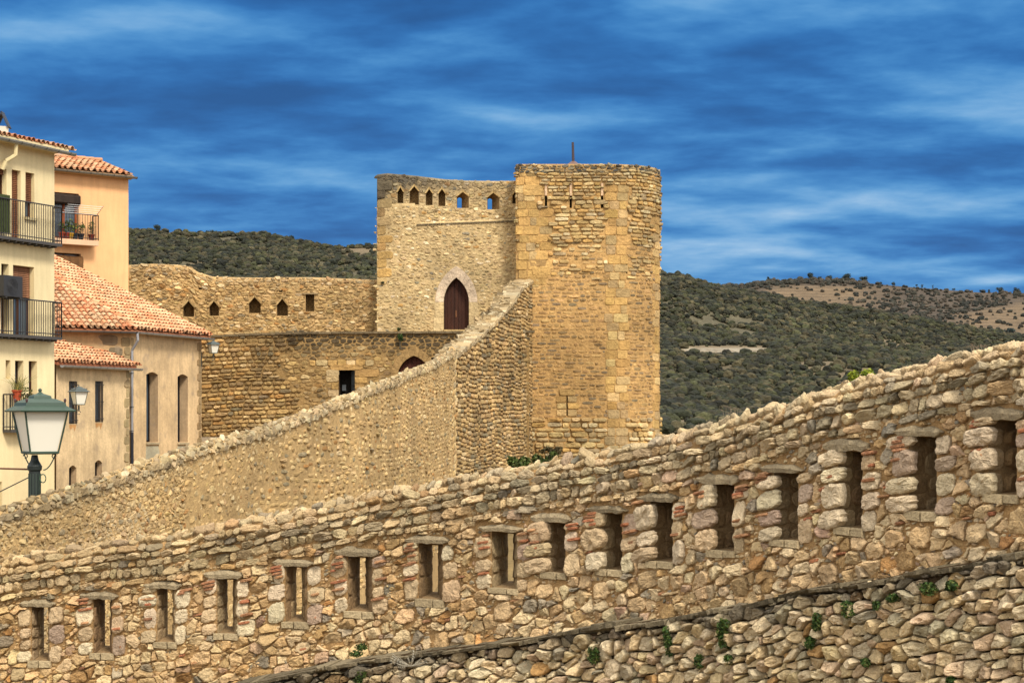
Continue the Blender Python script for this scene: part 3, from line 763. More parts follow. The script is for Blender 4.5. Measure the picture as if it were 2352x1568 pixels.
def tbot(u): return np.full_like(np.asarray(u, float), -4.0)
zsplit = tz(560); zlow = tz(960)
sheet(sa, tm, 0, tw.L, tbot, th_, sr(210, 168, 108, .57), du=.3, h=.0, wtop=.05)
for H_ in slots:
    ta = Acc(); Bk = dict(prof=H_['prof'], v0=H_['v0']); tunnel(ta, tm, H_, .45, None, sr(120, 96, 62, .5), close=sr(96, 76, 50, .4))
    a, b = H_['prof'][0][0], H_['prof'][1][0]
    # pale plaster fill in the upper half of each slot
    pa = [(a, tz(450)), (b, tz(450)), (b, tz(421)), (a, tz(421))]
    polystone(ta, tm, pa, .05, sr(226, 190, 152, .72), base=-.2); ta.build('slot', M['far'], tower)
ta = Acc(); tunnel(ta, tm, nook, .3, None, sr(110, 84, 56, .5), close=sr(130, 90, 60, .4)); tc_ = Acc(); tunnel(tc_, tm, chink, .3, None, sr(90, 70, 46, .4), close=sr(60, 46, 30, .3)); tc_.build('chink', M['far'], tower)
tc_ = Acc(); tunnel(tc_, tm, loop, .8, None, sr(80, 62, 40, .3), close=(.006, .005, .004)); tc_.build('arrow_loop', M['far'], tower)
a, b = nook['prof'][0][0], nook['prof'][1][0]; its = []
for k in range(7): its.append(((a+b)/2+.08, nook['v0']+.04+k*.075, (b-a)*.75, .055, .03))
blocks(ta, mapper(tw, twz, R=.05, off=-.14), its, palette([(sr(190, 120, 76, .6), 1), (sr(200, 150, 100, .6), 1)], .1), Mn=12, rings='lo', seed=89)
ta.build('blocked_window', M['far'], tower)
sa.build('mortar', M['far'], tower)
rf = Acc(); q = [tuple(p) for p in tw.p[:-1]]
rf.add([(x, y, TZ+.02) for x, y in q], [tuple(range(len(q)))], sr(150, 140, 118, .5)); rf.build('roof_terrace', M['far'], tower)
pole = thing('pole', ((1317-CX)/F*91.5, 91.5, TZ), 'thin dark iron pole standing on the round tower top', 'pole')
x = (1317-CX)/F*91.5; pa = Acc(); bar(pa, (x, 91.5, TZ+.05), (x-.03, 91.5, (HZ-327)/F*91.5), .075, sr(52, 40, 44), 8, .06); pa.build('shaft', M['metal'], pole)
pa = Acc(); lathe(pa, (x, 91.5, TZ), [(.5, 0), (.42, .12), (.22, .28), (.12, .36), (.0, .4)], sr(90, 66, 60), 12); pa.build('foot', M['metal'], pole)

# ================================================================== GATEHOUSE BLOCK
YG = 91.3
gx0 = (866-CX)/F*YG; gx1 = .25
gp_ = Path([(gx0, YG), (gx1, YG)])
ggtop = gp_.topf([(860, 407), (888, 404), (955, 410), (1022, 418), (1074, 421), (1138, 422), (1190, 421)])
gm = mapper(gp_, ggtop, R=.12)
def gU(px): return (px-CX)/F*YG-gx0
def gz(py): return (HZ-py)/F*YG
gate = thing('gatehouse', ((gx0+gx1)/2, YG+2, -1), 'square ochre stone gatehouse block with a pointed brown door, left of the round tower', 'gatehouse')
gh = []
for a, b, y0, y1 in ((913, 926.5, 429, 472), (941, 962, 427, 470.5), (978, 993.5, 433, 471.5), (1007, 1023, 433, 473.5), (1049, 1077, 440, 478), (1119, 1147, 442, 481), (1177, 1188, 440, 468)):
    gh.append(pointed(gU(a), gU(b), gz(y1), gz(y0), .28))
def arch(uc, hw, v0, vs, va, n=7):
    """pointed arch: springing vs, apex va"""
    R = ((va-vs)**2+hw**2)/(2*hw); pr = []
    a1 = math.atan2(va-vs, R-hw)
    for k in range(n+1):
        t = a1*k/n; pr.append((uc-hw+R-R*math.cos(t), vs+R*math.sin(t)))
    return dict(prof=pr+[(2*uc-p[0], p[1]) for p in pr[-2::-1]], v0=v0)
dc = gU(1048.2); door = arch(dc, gU(1077)-dc, gz(758), gz(694), gz(638))
outer = arch(dc, gU(1097)-dc, gz(764), gz(694), gz(611))
def in_arch(H_, g=0.):
    pu = np.array([p[0] for p in H_['prof']]); pv = np.array([p[1] for p in H_['prof']])
    return lambda u, v: (u > pu[0]-g) & (u < pu[-1]+g) & (v > H_['v0']-.5) & (v < np.interp(u, pu, pv)+g)
inarch = in_arch(outer, .01)
rg = np.random.default_rng(91); ash = []
z = gz(655); k = 0
while z < gz(425):
    h = rg.uniform(.34, .46); w = .42+.3*(k % 2)+rg.uniform(-.05, .05); ash.append((w/2+.005, z+h/2, w, h-.02, .045)); z += h; k += 1
ab = [(q[0]-q[2]/2, q[0]+q[2]/2, q[1]-q[3]/2, q[1]+q[3]/2) for q in ash]
rgn0 = mkregion(gh+[door], ab, g=.02); rgn = lambda u, v: rgn0(u, v) & ~inarch(u, v)
GP = [(sr(216, 190, 142, .66), 5), (sr(204, 176, 126, .64), 5), (sr(190, 164, 120, .62), 3), (sr(226, 206, 168, .70), 1.2), (sr(206, 162, 100, .62), .8), (sr(170, 158, 132, .58), .8)]
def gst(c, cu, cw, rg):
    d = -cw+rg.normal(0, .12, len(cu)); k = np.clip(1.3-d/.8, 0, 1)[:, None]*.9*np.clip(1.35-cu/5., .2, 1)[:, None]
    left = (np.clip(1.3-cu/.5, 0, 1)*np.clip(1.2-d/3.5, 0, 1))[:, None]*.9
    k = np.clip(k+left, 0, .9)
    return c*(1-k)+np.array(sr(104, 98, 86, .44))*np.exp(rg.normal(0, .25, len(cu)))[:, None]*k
ac = Acc()
GT = float(ggtop(0))
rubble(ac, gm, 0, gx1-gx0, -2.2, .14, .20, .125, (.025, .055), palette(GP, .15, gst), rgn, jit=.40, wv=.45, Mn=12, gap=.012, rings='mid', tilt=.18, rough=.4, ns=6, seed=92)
# below the string course the face stands a little forward
gmf = mapper(gp_, ggtop, R=.12, off=.07)
low = lambda u, v: rgn(u, v) & (v < np.where(u < gU(955), gz(474), gz(517)+(u-gU(955))*.055))
rubble(ac, gmf, 0, gx1-gx0, gz(790)-GT, -1.3, .23, .14, (.022, .055), palette(GP, .14), low, jit=.42, wv=.5, Mn=12, gap=.04, rings='lo', tilt=.08, rough=.5, ns=6, seed=93, warp=.15)
blocks(ac, gmf, ash, palette(OCH, .1, gst), Mn=18, rings='flat', tilt=.03, rough=.3, p=8, jit=.02, seed=94)
ac.build('stonework', M['far'], gate)
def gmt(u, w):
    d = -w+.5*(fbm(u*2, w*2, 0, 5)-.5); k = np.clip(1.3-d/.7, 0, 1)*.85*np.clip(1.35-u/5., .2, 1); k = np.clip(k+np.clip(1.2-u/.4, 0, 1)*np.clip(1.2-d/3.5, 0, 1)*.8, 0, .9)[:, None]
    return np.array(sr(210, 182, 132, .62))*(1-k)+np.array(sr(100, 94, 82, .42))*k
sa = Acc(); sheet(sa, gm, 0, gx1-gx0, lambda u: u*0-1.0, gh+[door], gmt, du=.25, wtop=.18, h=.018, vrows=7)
# forward skin under the ledge
A0 = [(0, 474), (gU(955), 474), (gU(955), 516), (gx1-gx0, 508)]
uu = np.array([0, gU(955), gU(955)+.001, float(door['prof'][0][0]), float(door['prof'][-1][0]), gx1-gx0])
zz = np.interp(uu, [0, gU(955), gU(955)+.001, gx1-gx0], [gz(474), gz(474), gz(517), gz(508)])
fk = Path(list(gp_.p)); fkt = lambda u: np.interp(u, uu, zz); fm2 = mapper(fk, fkt, R=.07, off=.075)
sheet(sa, fm2, 0, gx1-gx0, lambda u: u*0-1.0, [door], sr(210, 182, 132, .62), du=.3, wtop=.12, h=.012)
sa.build('mortar', M['far'], gate)
# dark weathered ledge along the step
lg = Acc(); us = np.linspace(gU(957), gx1-gx0-.02, 26); rg = np.random.default_rng(95)
for a, b in zip(us[:-1], us[1:]):
    z = float(fkt((a+b)/2)); c = gm((a+b)/2, z-ggtop((a+b)/2), .06); box(lg, c, ((b-a)/2-.01, 0, .008), (0, .07, 0), (0, 0, .035), np.array(sr(128, 112, 86, .5))*rg.uniform(.8, 1.15))
lg.build('string_course', M['far'], gate)
sa = Acc()
for k, H_ in enumerate(gh):
    sa = Acc()
    if k in (4, 5):
        a, b = H_['prof'][0][0], H_['prof'][-1][0]; w = b-a
        bk = pointed(a+w*.02+(.0 if k == 4 else 0), a+w*.38, H_['v0']+.02, H_['prof'][1][1]-.22, .1)
        tunnel(sa, gm, H_, .55, bk, sr(178, 142, 92, .54))
        hb = bk
    else:
        tunnel(sa, gm, H_, .42, None, sr(176, 142, 92, .54), close=sr(170, 136, 86, .5))
    # two leaning slabs over each opening
    (a, va), (m, vm), (b, vb) = H_['prof']; t = .10
    polystone(sa, gm, [(a-.06, va-.02), (a-.0, va-.03), (m, vm-.03), (m, vm+t)], .07, np.array(sr(206, 176, 120, .58)))
    polystone(sa, gm, [(m, vm+t), (m, vm-.03), (b+.0, vb-.03), (b+.06, vb-.02)], .07, np.array(sr(196, 164, 108, .58)))
    sa.build('niche', M['far'], gate)
# body and thin parapet
bd = Acc(); zpar = gz(486); D = 4.2
def prism(acc, poly, z0, z1, tint):
    n = len(poly); z1 = [z1]*n if np.isscalar(z1) else z1
    V = [(x, y, z0) for x, y in poly]+[(x, y, z) for (x, y), z in zip(poly, z1)]
    acc.add(V, [(i, (i+1) % n, (i+1) % n+n, i+n) for i in range(n)]+[tuple(range(n, 2*n)), tuple(range(n-1, -1, -1))], tint)
prism(bd, [(gx0, YG+.6), (gx0, YG+D), (.15, YG+D), (.15, YG+.6)], -1.0, zpar, sr(188, 158, 110, .54))
bk_sheet = mapper(gp_, ggtop, R=.12, off=-.55)
sheet(bd, bk_sheet, 0, gx1-gx0, lambda u: u*0+zpar-.3, [pointed(H_['prof'][0][0]+(H_['prof'][-1][0]-H_['prof'][0][0])*.02, H_['prof'][0][0]+(H_['prof'][-1][0]-H_['prof'][0][0])*.38, H_['v0']+.02, H_['prof'][1][1]-.22, .1) for H_ in gh[4:6]], sr(180, 150, 104, .52), du=.4, flip=True)
zt = float(ggtop(0)); bd.add([(gx0, YG+.02, -1), (gx0, YG+.62, -1), (gx0, YG+.62, zt+.1), (gx0, YG+.02, zt)], [(0, 3, 2, 1)], sr(170, 148, 112, .54))
bd.build('block_body', M['far'], gate)
# door, its cut-stone surround
sur = Acc(); rg = np.random.default_rng(96); PK = np.array(sr(222, 198, 168, .66))
ip = door['prof']; op = outer['prof']; n = len(ip)
for k in range(n-1):
    polystone(sur, gmf, [ip[k], ip[k+1], op[k+1], op[k]][::-1], .05, PK*rg.uniform(.92, 1.06), base=-.1, bev=.035)
for s in (0, 1):
    a = ip[0][0] if s == 0 else op[-1][0]; b = op[0][0] if s == 0 else ip[-1][0]
    lo, hi = min(a, b), max(a, b); z = outer['v0']
    while z < ip[0][1]-.05:
        h = min(rg.uniform(.3, .42), ip[0][1]-z); ex = rg.uniform(0, .12)
        polystone(sur, gmf, [(lo-(ex if s == 0 else 0), z), (hi+(ex if s else 0), z), (hi+(ex if s else 0), z+h), (lo-(ex if s == 0 else 0), z+h)], .045, np.array(sr(214, 188, 140, .64))*rg.uniform(.92, 1.06), base=-.1, bev=.03)
        z += h
polystone(sur, gmf, [(ip[0][0]-.02, gz(766)), (ip[-1][0]+.02, gz(766)), (ip[-1][0]+.02, gz(757)), (ip[0][0]-.02, gz(757))], .10, sr(206, 176, 120, .6), base=-.3)
tunnel(sur, gmf, door, .42, None, sr(206, 180, 136, .62))
sur.build('door_surround', M['far'], gate)
da = Acc()
NP = 7; pu = [p[0] for p in ip]; pv = [p[1] for p in ip]; e = np.linspace(ip[0][0], ip[-1][0], NP+1)
for k in range(NP):
    a, b = e[k]+.004, e[k+1]-.006; us = np.linspace(a, b, 4); vt = np.interp(us, pu, pv)
    pts = [(a, door['v0']), (b, door['v0'])]+list(zip(us[::-1], vt[::-1]))
    polystone(da, mapper(gp_, ggtop, R=.12, off=-.27), pts, .03, np.array(sr(80, 44, 28, .5))*rg.uniform(.9, 1.12), base=-.05, bev=.02)
o = da.build('door', M['wood'], gate)
ha = Acc(); c = gm(dc-.02, gz(720)-float(ggtop(dc)), -.22); box(ha, c, (.012, 0, 0), (0, .012, 0), (0, 0, .16), sr(150, 100, 60)); ha.build('handle', M['metal'], o)
# little step of masonry standing in front at the right of the parapet
# ================================================================== UPPER CURTAIN WALL (behind the houses)
YU = 92.0
up_ = Path([((280-CX)/F*YU-6, YU-1.0), ((297-CX)/F*YU, YU), (gx0+.25, YU)])
upt = up_.topf([(200, 612), (297, 616), (350, 613), (413, 616), (440, 621), (452, 632), (489, 643), (580, 645), (712, 644), (861, 650), (880, 650)])
um = mapper(up_, upt, R=.15)
def uU(px): return float(up_.U(px))
def uz(py): return (HZ-py)/F*YU
cur = thing('curtain_wall', ((600-CX)/F*YU, YU, 0), 'high ochre rubble curtain wall with peaked niches, left of the gatehouse block', 'wall')
uh = []
for a, b, y0, y1 in ((421, 446, 690, 727), (481, 503, 690, 725), (572, 599, 681, 719), (636, 661, 685, 725)):
    uh.append(pointed(uU(a), uU(b), uz(y1), uz(y0), .35))
uh.append(rect_hole(uU(702), uU(722), uz(715), uz(676)))
for px, py in ((456, 665), (340, 643), (641, 671)): uh.append(rect_hole(uU(px), uU(px+8), uz(py), uz(py-4)))
ru = mkregion(uh, [], g=.015)
def ust(c, cu, cw, rg):
    k = np.clip((fbm(cu*.3, cw*.8, 0, 4)-.5)*3, 0, .35)[:, None]
    t = np.clip(1-(-cw)/.25, 0, 1)[:, None]*.5
    c = c*(1-k*.5); return c*(1-t)+t*np.array(sr(176, 156, 124, .6))*np.exp(rg.normal(0, .25, len(cu)))[:, None]
UP = [(sr(214, 182, 128, .66), 5), (sr(202, 168, 112, .64), 5), (sr(186, 156, 108, .6), 3), (sr(222, 196, 150, .68), 1.2), (sr(200, 150, 90, .62), .7), (sr(170, 152, 120, .58), .6)]
ac = Acc()
rubble(ac, um, .5, up_.L, uz(790)-uz(645), .20, .24, .125, (.03, .08), palette(UP, .16, ust), ru, jit=.42, wv=.5, Mn=12, gap=.025, rings='mid', tilt=.2, rough=.4, ns=6, seed=101, warp=.1)
ac.build('stonework', M['far'], cur)
sa = Acc(); sheet(sa, um, 0, up_.L, lambda u: u*0-.5, uh, sr(204, 168, 114, .6), du=.4, wtop=.2, h=.018)
sheet(sa, mapper(up_, upt, R=.15, off=-.9), 0, up_.L, lambda u: u*0-.5, [], sr(170, 136, 88, .52), du=.8, flip=True)
sa.build('mortar', M['far'], cur)
for k, H_ in enumerate(uh):
    sa = Acc()
    tunnel(sa, um, H_, .5 if k < 5 else .2, None, sr(150, 118, 74, .5), close=sr(160, 126, 78, .5) if k < 5 else sr(60, 44, 28, .4))
    if k < 4:
        (a, va), (m, vm), (b, vb) = H_['prof']; t = .09
        polystone(sa, um, [(a-.12, va-.08), (a-.02, va-.08), (m, vm-.03), (m, vm+t)], .12, np.array(sr(204, 172, 118, .58)))
        polystone(sa, um, [(m, vm+t), (m, vm-.03), (b+.02, vb-.08), (b+.12, vb-.08)], .12, np.array(sr(178, 146, 96, .56)))
    if k == 4:
        a, b = uh[4]['prof'][0][0], uh[4]['prof'][1][0]; v = uh[4]['prof'][0][1]
        polystone(sa, um, [(a-.15, v), (b+.2, v), (b+.2, v+.07), (a-.15, v+.07)], .09, sr(170, 146, 108, .56))
    sa.build('niche' if k < 5 else 'putlog_hole', M['far'], cur)

# ================================================================== TERRACE WALL WITH GATE
YR = 88.0
tr = Path([((440-CX)/F*YR-3, YR), ((1215-CX)/F*YR, YR)])
trt = tr.topf([(400, 776), (470, 775), (560, 770), (700, 766), (1100, 764), (1210, 763)])
rm = mapper(tr, trt, R=.06)
def rU(px): return float(tr.U(px))
def rz(py): return (HZ-py)/F*YR
ter = thing('terrace_wall', ((780-CX)/F*YR, YR, -1), 'dark-stained stone terrace wall with a square doorway and an arched gate, under the curtain wall', 'wall')
sq = rect_hole(rU(778), rU(815), rz(960), rz(850))
ac0 = rU(951); garch = arch(ac0, rU(989)-ac0, rz(960), rz(868), rz(817)); gout = arch(ac0, rU(1006)-ac0, rz(960), rz(868), rz(797))
ing = in_arch(gout, .01)
rg = np.random.default_rng(111); ash = []
for s in (-1, 1):
    z = rz(925); k = 0
    while z < rz(862):
        h = rg.uniform(.28, .36); w = rg.uniform(.3, .6); e = rU(778) if s < 0 else rU(815)
        ash.append((e+s*w/2, z+h/2, w, h-.02, .05)); z += h
ash += [(rU(764), rz(856), rU(778)-rU(748), .30, .05), (rU(846), rz(857), rU(870)-rU(820), .34, .05), (rU(795), rz(843.5), rU(834)-rU(757), .26, .06)]
z = rz(832.5); u = rU(711)
for w in (14, 28, 22, 20, 22, 22, 20): du_ = w/F*YR*1.0; ash.append((u+du_/2, z+rg.normal(0, .01), du_-.02, .26, .05)); u += du_
ab = [(q[0]-q[2]/2, q[0]+q[2]/2, q[1]-q[3]/2, q[1]+q[3]/2) for q in ash]
rt_ = mkregion([sq], ab, g=.015); rr = lambda u, v: rt_(u, v) & ~ing(u, v)
us0, us1 = rU(600), rU(1100)
def tst(c, cu, cw, rg):
    x = (cu-rU(520))/(rU(700)-rU(520)); d = -cw
    n = fbm(cu*1.3, cw*.25, 0, 13)
    k = np.clip(1.25-d/(.35+1.5*n), 0, 1)*np.clip(x, .0, 1)
    k = np.clip(k+np.clip((fbm(cu*.5, cw*.5, 0, 14)-.52)*4, 0, .5)*np.clip(x, 0, 1), 0, .9)[:, None]
    g = np.array(sr(84, 74, 58, .42))*np.exp(rg.normal(0, .25, len(cu)))[:, None]
    return c*(1-k)+g*k
TP = [(sr(204, 170, 112, .62), 4), (sr(188, 154, 100, .6), 4), (sr(172, 144, 100, .58), 3), (sr(214, 184, 132, .64), 1.2), (sr(204, 158, 94, .6), 1.), (sr(160, 142, 110, .56), .6)]
ac = Acc()
left = lambda u, v: rr(u, v) & (u < rU(660)+.6*np.sin(v*2)+1.2*(fbm(v*1.3, 3, 0, 2)-.5))
right = lambda u, v: rr(u, v) & ~(u < rU(660)+.6*np.sin(v*2)+1.2*(fbm(v*1.3, 3, 0, 2)-.5))
coursed(ac, rm, rU(440), rU(700), -4.9, -.02, (.2, .62), (.13, .23), (.06, .15), palette(TP, .14, tst), left, Mn=12, gap=.035, rings='mid', tilt=.14, rough=.35, ns=5, seed=112, wave=.12, p=3.5)
rubble(ac, rm, rU(600), rU(1200), -4.9, 0, .30, .17, (.02, .06), palette(TP, .13, tst), right, jit=.32, wv=.35, Mn=12, gap=.03, rings='mid', tilt=.1, rough=.4, ns=5, seed=113, warp=.12)
blocks(ac, rm, ash, palette([(sr(206, 166, 104, .6), 3), (sr(212, 184, 136, .62), 2)], .08), Mn=18, rings='flat', tilt=.03, rough=.3, p=8, jit=.02, seed=114)
ac.build('stonework', M['far'], ter)
sa = Acc(); sheet(sa, rm, 0, tr.L, lambda u: u*0-2.5, [sq, garch], sr(180, 146, 94, .56), du=.5, h=.01, wtop=.1)
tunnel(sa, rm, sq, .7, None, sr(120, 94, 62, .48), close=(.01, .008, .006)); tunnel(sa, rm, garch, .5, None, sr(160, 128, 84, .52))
# coping shelf and terrace floor behind
c0 = rm(0, 0, 0); c1 = rm(tr.L, 0, 0)
sa.add([c0+[0, 0, .062], c1+[0, 0, .062], c1+[0, 4.2, .1], c0+[0, 4.2, .1]], [(0, 1, 2, 3)], sr(160, 140, 106, .52))
sa.build('mortar', M['far'], ter)
cp = Acc(); rg = np.random.default_rng(115); u = rU(450)
while u < tr.L:
    L = rg.uniform(.3, .8); c = rm(u+L/2, 0, -.1); box(cp, c+np.array([0, 0, .03]), (L/2-.008, 0, rg.normal(0, .006)), (0, .24, 0), (0, 0, .05), np.array(sr(140, 122, 92, .52))*rg.uniform(.75, 1.15)); u += L
cp.build('coping', M['far'], ter)
vs = Acc(); rg = np.random.default_rng(116); ip = garch['prof']; op = gout['prof']
for k in range(len(ip)-1): polystone(vs, rm, [ip[k], ip[k+1], op[k+1], op[k]][::-1], .06, np.array(sr(194, 158, 104, .52))*rg.uniform(.8, 1.1), base=-.1, bev=.04)
for s in (0, 1):
    a, b = (op[0][0], ip[0][0]) if s == 0 else (ip[-1][0], op[-1][0]); z = rz(930)
    while z < ip[0][1]-.05:
        h = min(.36, ip[0][1]-z); polystone(vs, rm, [(a, z), (b, z), (b, z+h), (a, z+h)], .06, np.array(sr(200, 164, 106, .6))*rg.uniform(.9, 1.08), base=-.1, bev=.04); z += h
vs.build('arch_surround', M['far'], ter)
da = Acc(); pu = [p[0] for p in ip]; pv = [p[1] for p in ip]; e = np.linspace(ip[0][0], ip[-1][0], 8)
for k in range(7):
    a, b = e[k]+.006, e[k+1]-.006; q = np.linspace(a, b, 4); vt = np.interp(q, pu, pv)
    polystone(da, mapper(tr, trt, R=.06, off=-.3), [(a, garch['v0']), (b, garch['v0'])]+list(zip(q[::-1], vt[::-1])), .03, np.array(sr(84, 44, 32, .75))*rg.uniform(.9, 1.1), base=-.05, bev=.02)
da.build('gate_door', M['wood'], ter)
# half-open iron door leaf in the square doorway
ia = Acc(); a = rU(806); p0 = rm(a, rz(960)-float(trt(a)), -.05); p1 = p0+np.array([.03, .0, rz(851)-rz(960)])
box(ia, (p0+p1)/2+np.array([.08, .1, 0]), (.09, -.12, 0), (.008, .01, 0), (0, 0, (p1-p0)[2]/2), sr(70, 76, 80, .6))
for k in range(4): box(ia, p0+np.array([.08, .09, .4+k*.55]), (.09, -.12, 0), (.012, .016, 0), (0, 0, .02), sr(50, 54, 58, .6))
ia.build('door_leaf', M['metal'], ter)
box(ia := Acc(), rm(rU(788), rz(900)-float(trt(0)), -.55), (.09, 0, 0), (0, .02, 0), (0, 0, .14), sr(90, 96, 100, .6)); ia.build('letter_box', M['metal'], ter)
# ================================================================== HOUSES
def heading(deg): a = math.radians(deg); return np.array([math.sin(a), math.cos(a)])
def straight(end_px, Y, deg, back, fwd=0.):
    e = np.array(pt(end_px, Y)); d = heading(deg); return Path([e-d*back, e+d*fwd])
def house_shell(acc, footprint, z0, z1, tint):
    prism(acc, footprint, z0, z1, tint)
def opening(parent, mp, b, depth, tint, name='window', mat=None, glassn=2, frame=sr(96, 60, 36, .6), shutter=None, bars=None, arched=False, sill=None, glass=True, fmat='wood', frame_w=.05):
    """recess, frame, panes, shutter. b = (u0, u1, v0, v1) absolute"""
    u0, u1, v0, v1 = b; top = mp.top(u0)
    prof = [(u0, v1), (u1, v1)] if not arched else [(u0, v1-.10), (u0+(u1-u0)*.25, v1-.03), ((u0+u1)/2, v1), (u1-(u1-u0)*.25, v1-.03), (u1, v1-.10)]
    H_ = dict(prof=prof, v0=v0)
    T = float(np.asarray(mp.top(u0)))
    def Q(u, v, h): return mp(u, v-T, h)
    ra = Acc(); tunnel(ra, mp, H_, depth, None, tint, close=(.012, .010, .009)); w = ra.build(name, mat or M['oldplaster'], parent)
    def q4(acc, a, b_, c, d, h0, h1, t):           # block between heights h0..h1 of relief
        V = [Q(a, c, h0), Q(b_, c, h0), Q(b_, d, h0), Q(a, d, h0), Q(a, c, h1), Q(b_, c, h1), Q(b_, d, h1), Q(a, d, h1)]
        acc.add(V, BOXF, t)
    if frame is not None:
        fa = Acc(); f = frame_w; e = -depth+.07
        q4(fa, u0, u0+f, v0, v1, e-.06, e, frame); q4(fa, u1-f, u1, v0, v1, e-.06, e, frame)
        q4(fa, u0+f, u1-f, v1-f, v1, e-.06, e, frame); q4(fa, u0+f, u1-f, v0, v0+f, e-.06, e, frame)
        for k in range(1, glassn):
            c = u0+(u1-u0)*k/glassn; q4(fa, c-f*.6, c+f*.6, v0+f, v1-f, e-.06, e+.003, frame)
        fr = fa.build('frame', M[fmat], w)
        if glass:
            ga = Acc(); q4(ga, u0+f*.5, u1-f*.5, v0+f*.5, v1-f*.5, e-.05, e-.035, (.05, .06, .07)); ga.build('pane', M['glass'], w)
    if shutter is not None:
        s0, col = shutter; sa = Acc(); z = v1; e = -depth+.12
        while z > s0+.01:
            V = [Q(u0+.01, z, e-.02), Q(u1-.01, z, e-.02), Q(u1-.01, z-.045, e+.008), Q(u0+.01, z-.045, e+.008), Q(u1-.01, z-.05, e-.02), Q(u0+.01, z-.05, e-.02)]
            sa.add(V, [(0, 3, 2, 1), (3, 5, 4, 2), (0, 1, 4, 5)], np.array(col)*random.uniform(.9, 1.1)); z -= .05
        sa.build('shutter', M['wood'], w)
    if bars:
        ba = Acc(); n = bars
        for k in range(n):
            u = u0+(u1-u0)*(k+.5)/n; bar(ba, Q(u, v0, .03), Q(u, v1, .03), .013, (.02, .018, .016), 5)
        for v in (v0+.12, (v0+v1)/2, v1-.12): bar(ba, Q(u0-.02, v, .035), Q(u1+.02, v, .035), .014, (.02, .018, .016), 5)
        ba.build('grille', M['metal'], w)
    if sill:
        sa = Acc(); q4(sa, u0-.06, u1+.06, v0-.07, v0, -.05, .07, sill); sa.build('sill', M['plaster'], w)
    return H_, w
def facade(path, z0, ztop, holes, tint, mat, parent, name='wall', foot=None, foot_z=None, extra=None):
    f = (lambda u: np.full_like(np.asarray(u, float), ztop)); mp = mapper(path, f, R=.02)
    a = Acc(); sheet(a, mp, 0, path.L, lambda u: np.full_like(np.asarray(u, float), z0), holes, tint, du=.5)
    if foot is not None: prism(a, foot, z0, foot_z or ztop, tint)
    a.build(name, mat, parent); return mp
def mp_of(path, ztop): return mapper(path, lambda u: np.full_like(np.asarray(u, float), ztop), R=.02)
def balcony(parent, mp, u0, u1, zf, zr, proj, sp=.11, slab=.08, slabcol=(.05, .045, .04), col=(.022, .020, .02), under=True, railname='railing'):
    T = float(np.asarray(mp.top(u0)))
    def Q(u, v, h): return mp(u, v-T, h)
    ba = Acc(); V = [Q(u0, zf-slab, 0.), Q(u1, zf-slab, 0.), Q(u1, zf-slab, proj), Q(u0, zf-slab, proj), Q(u0, zf, 0.), Q(u1, zf, 0.), Q(u1, zf, proj), Q(u0, zf, proj)]
    ba.add(V, BOXF, slabcol)
    if under:
        k = u0+.15
        while k < u1:
            bar(ba, Q(k, zf-slab-.03, 0), Q(k, zf-slab-.03, proj-.02), .028, (.04, .034, .03), 4); k += .3
    sl = ba.build('balcony', M['plaster'] if slabcol[0] > .2 else M['metal'], parent)
    ra = Acc()
    pts = [(u0, .03), (u0, proj-.03), (u1, proj-.03), (u1, .03)]
    for (a, ha), (b, hb) in zip(pts[:-1], pts[1:]):
        bar(ra, Q(a, zr, ha), Q(b, zr, hb), .02, col, 5); bar(ra, Q(a, zf+.08, ha), Q(b, zf+.08, hb), .014, col, 5)
        L = math.hypot(b-a, hb-ha); n = max(2, int(L/sp))
        for k in range(n+1):
            t = k/n; bar(ra, Q(a+(b-a)*t, zf-.02, ha+(hb-ha)*t), Q(a+(b-a)*t, zr, ha+(hb-ha)*t), .010 if k % n else .02, col, 4)
    ra.build(railname, M['metal'], sl)
    return sl, Q
TILES = [np.array(sr(*c, .65)) for c in ((236, 172, 128), (228, 158, 112), (240, 182, 138), (232, 186, 144), (220, 144, 100), (226, 176, 132))]
def tiled(acc, O, e, s, region, ulo, uhi, slo, shi, sp=.215, ex=.33, seed=1, cols=TILES, bright=1.0, lichen=.12):
    """barrel tiles on a plane: O origin, e along the eave, s up the slope (unit), region(u, s)"""
    O = np.array(O, float); e = np.array(e, float); s = np.array(s, float); n = np.cross(e, s); n /= np.linalg.norm(n)
    if n[2] < 0: n = -n
    rg = np.random.default_rng(seed); K = 7
    ang = np.linspace(math.pi, 0, K); u = ulo
    while u < uhi:
        q = slo; uj = rg.normal(0, .012)
        while q < shi:
            if region(u+sp/2, q+ex*.45):
                r0 = .092+rg.normal(0, .004); r1 = .074; t0 = rg.normal(0, .008); lift = .052+rg.normal(0, .006)
                a, b = q-.03+rg.normal(0, .014), q+ex+.02; V = []
                for (ss, r, l, du) in ((a, r0, lift, t0), (b, r1, .012, 0)):
                    for k in ang: V.append(O+e*(u+sp/2+uj+du+r*math.cos(k))+s*ss+n*(l+r*.95*math.sin(k)))
                for k in ang: V.append(O+e*(u+sp/2+uj+t0+r0*.8*math.cos(k))+s*(a+.004)+n*(lift+r0*.78*math.sin(k)))
                c = cols[rg.integers(len(cols))]*np.exp(rg.normal(0, .06))*bright
                if rg.random() < lichen: c = c*.6+np.array(sr(170, 146, 108, .55))*.4
                if q-slo < .05: c = c*.85
                Q = [(k, k+1, K+k+1, K+k) for k in range(K-1)]+[(2*K+k, 2*K+k+1, k+1, k) for k in range(K-1)]
                acc.add(V, Q, c)
                # channel tile between the covers
                V = []
                for ss, l in ((a-.02, .018), (b, .0)):
                    for k in np.linspace(math.pi, 2*math.pi, 5): V.append(O+e*(u+sp+uj+.075*math.cos(k))+s*ss+n*(l+.05+.05*math.sin(k)))
                acc.add(V, [(k, k+1, 6+k, 5+k) for k in range(4)], c*.9*rg.uniform(.9, 1.08))
            q += ex
        u += sp
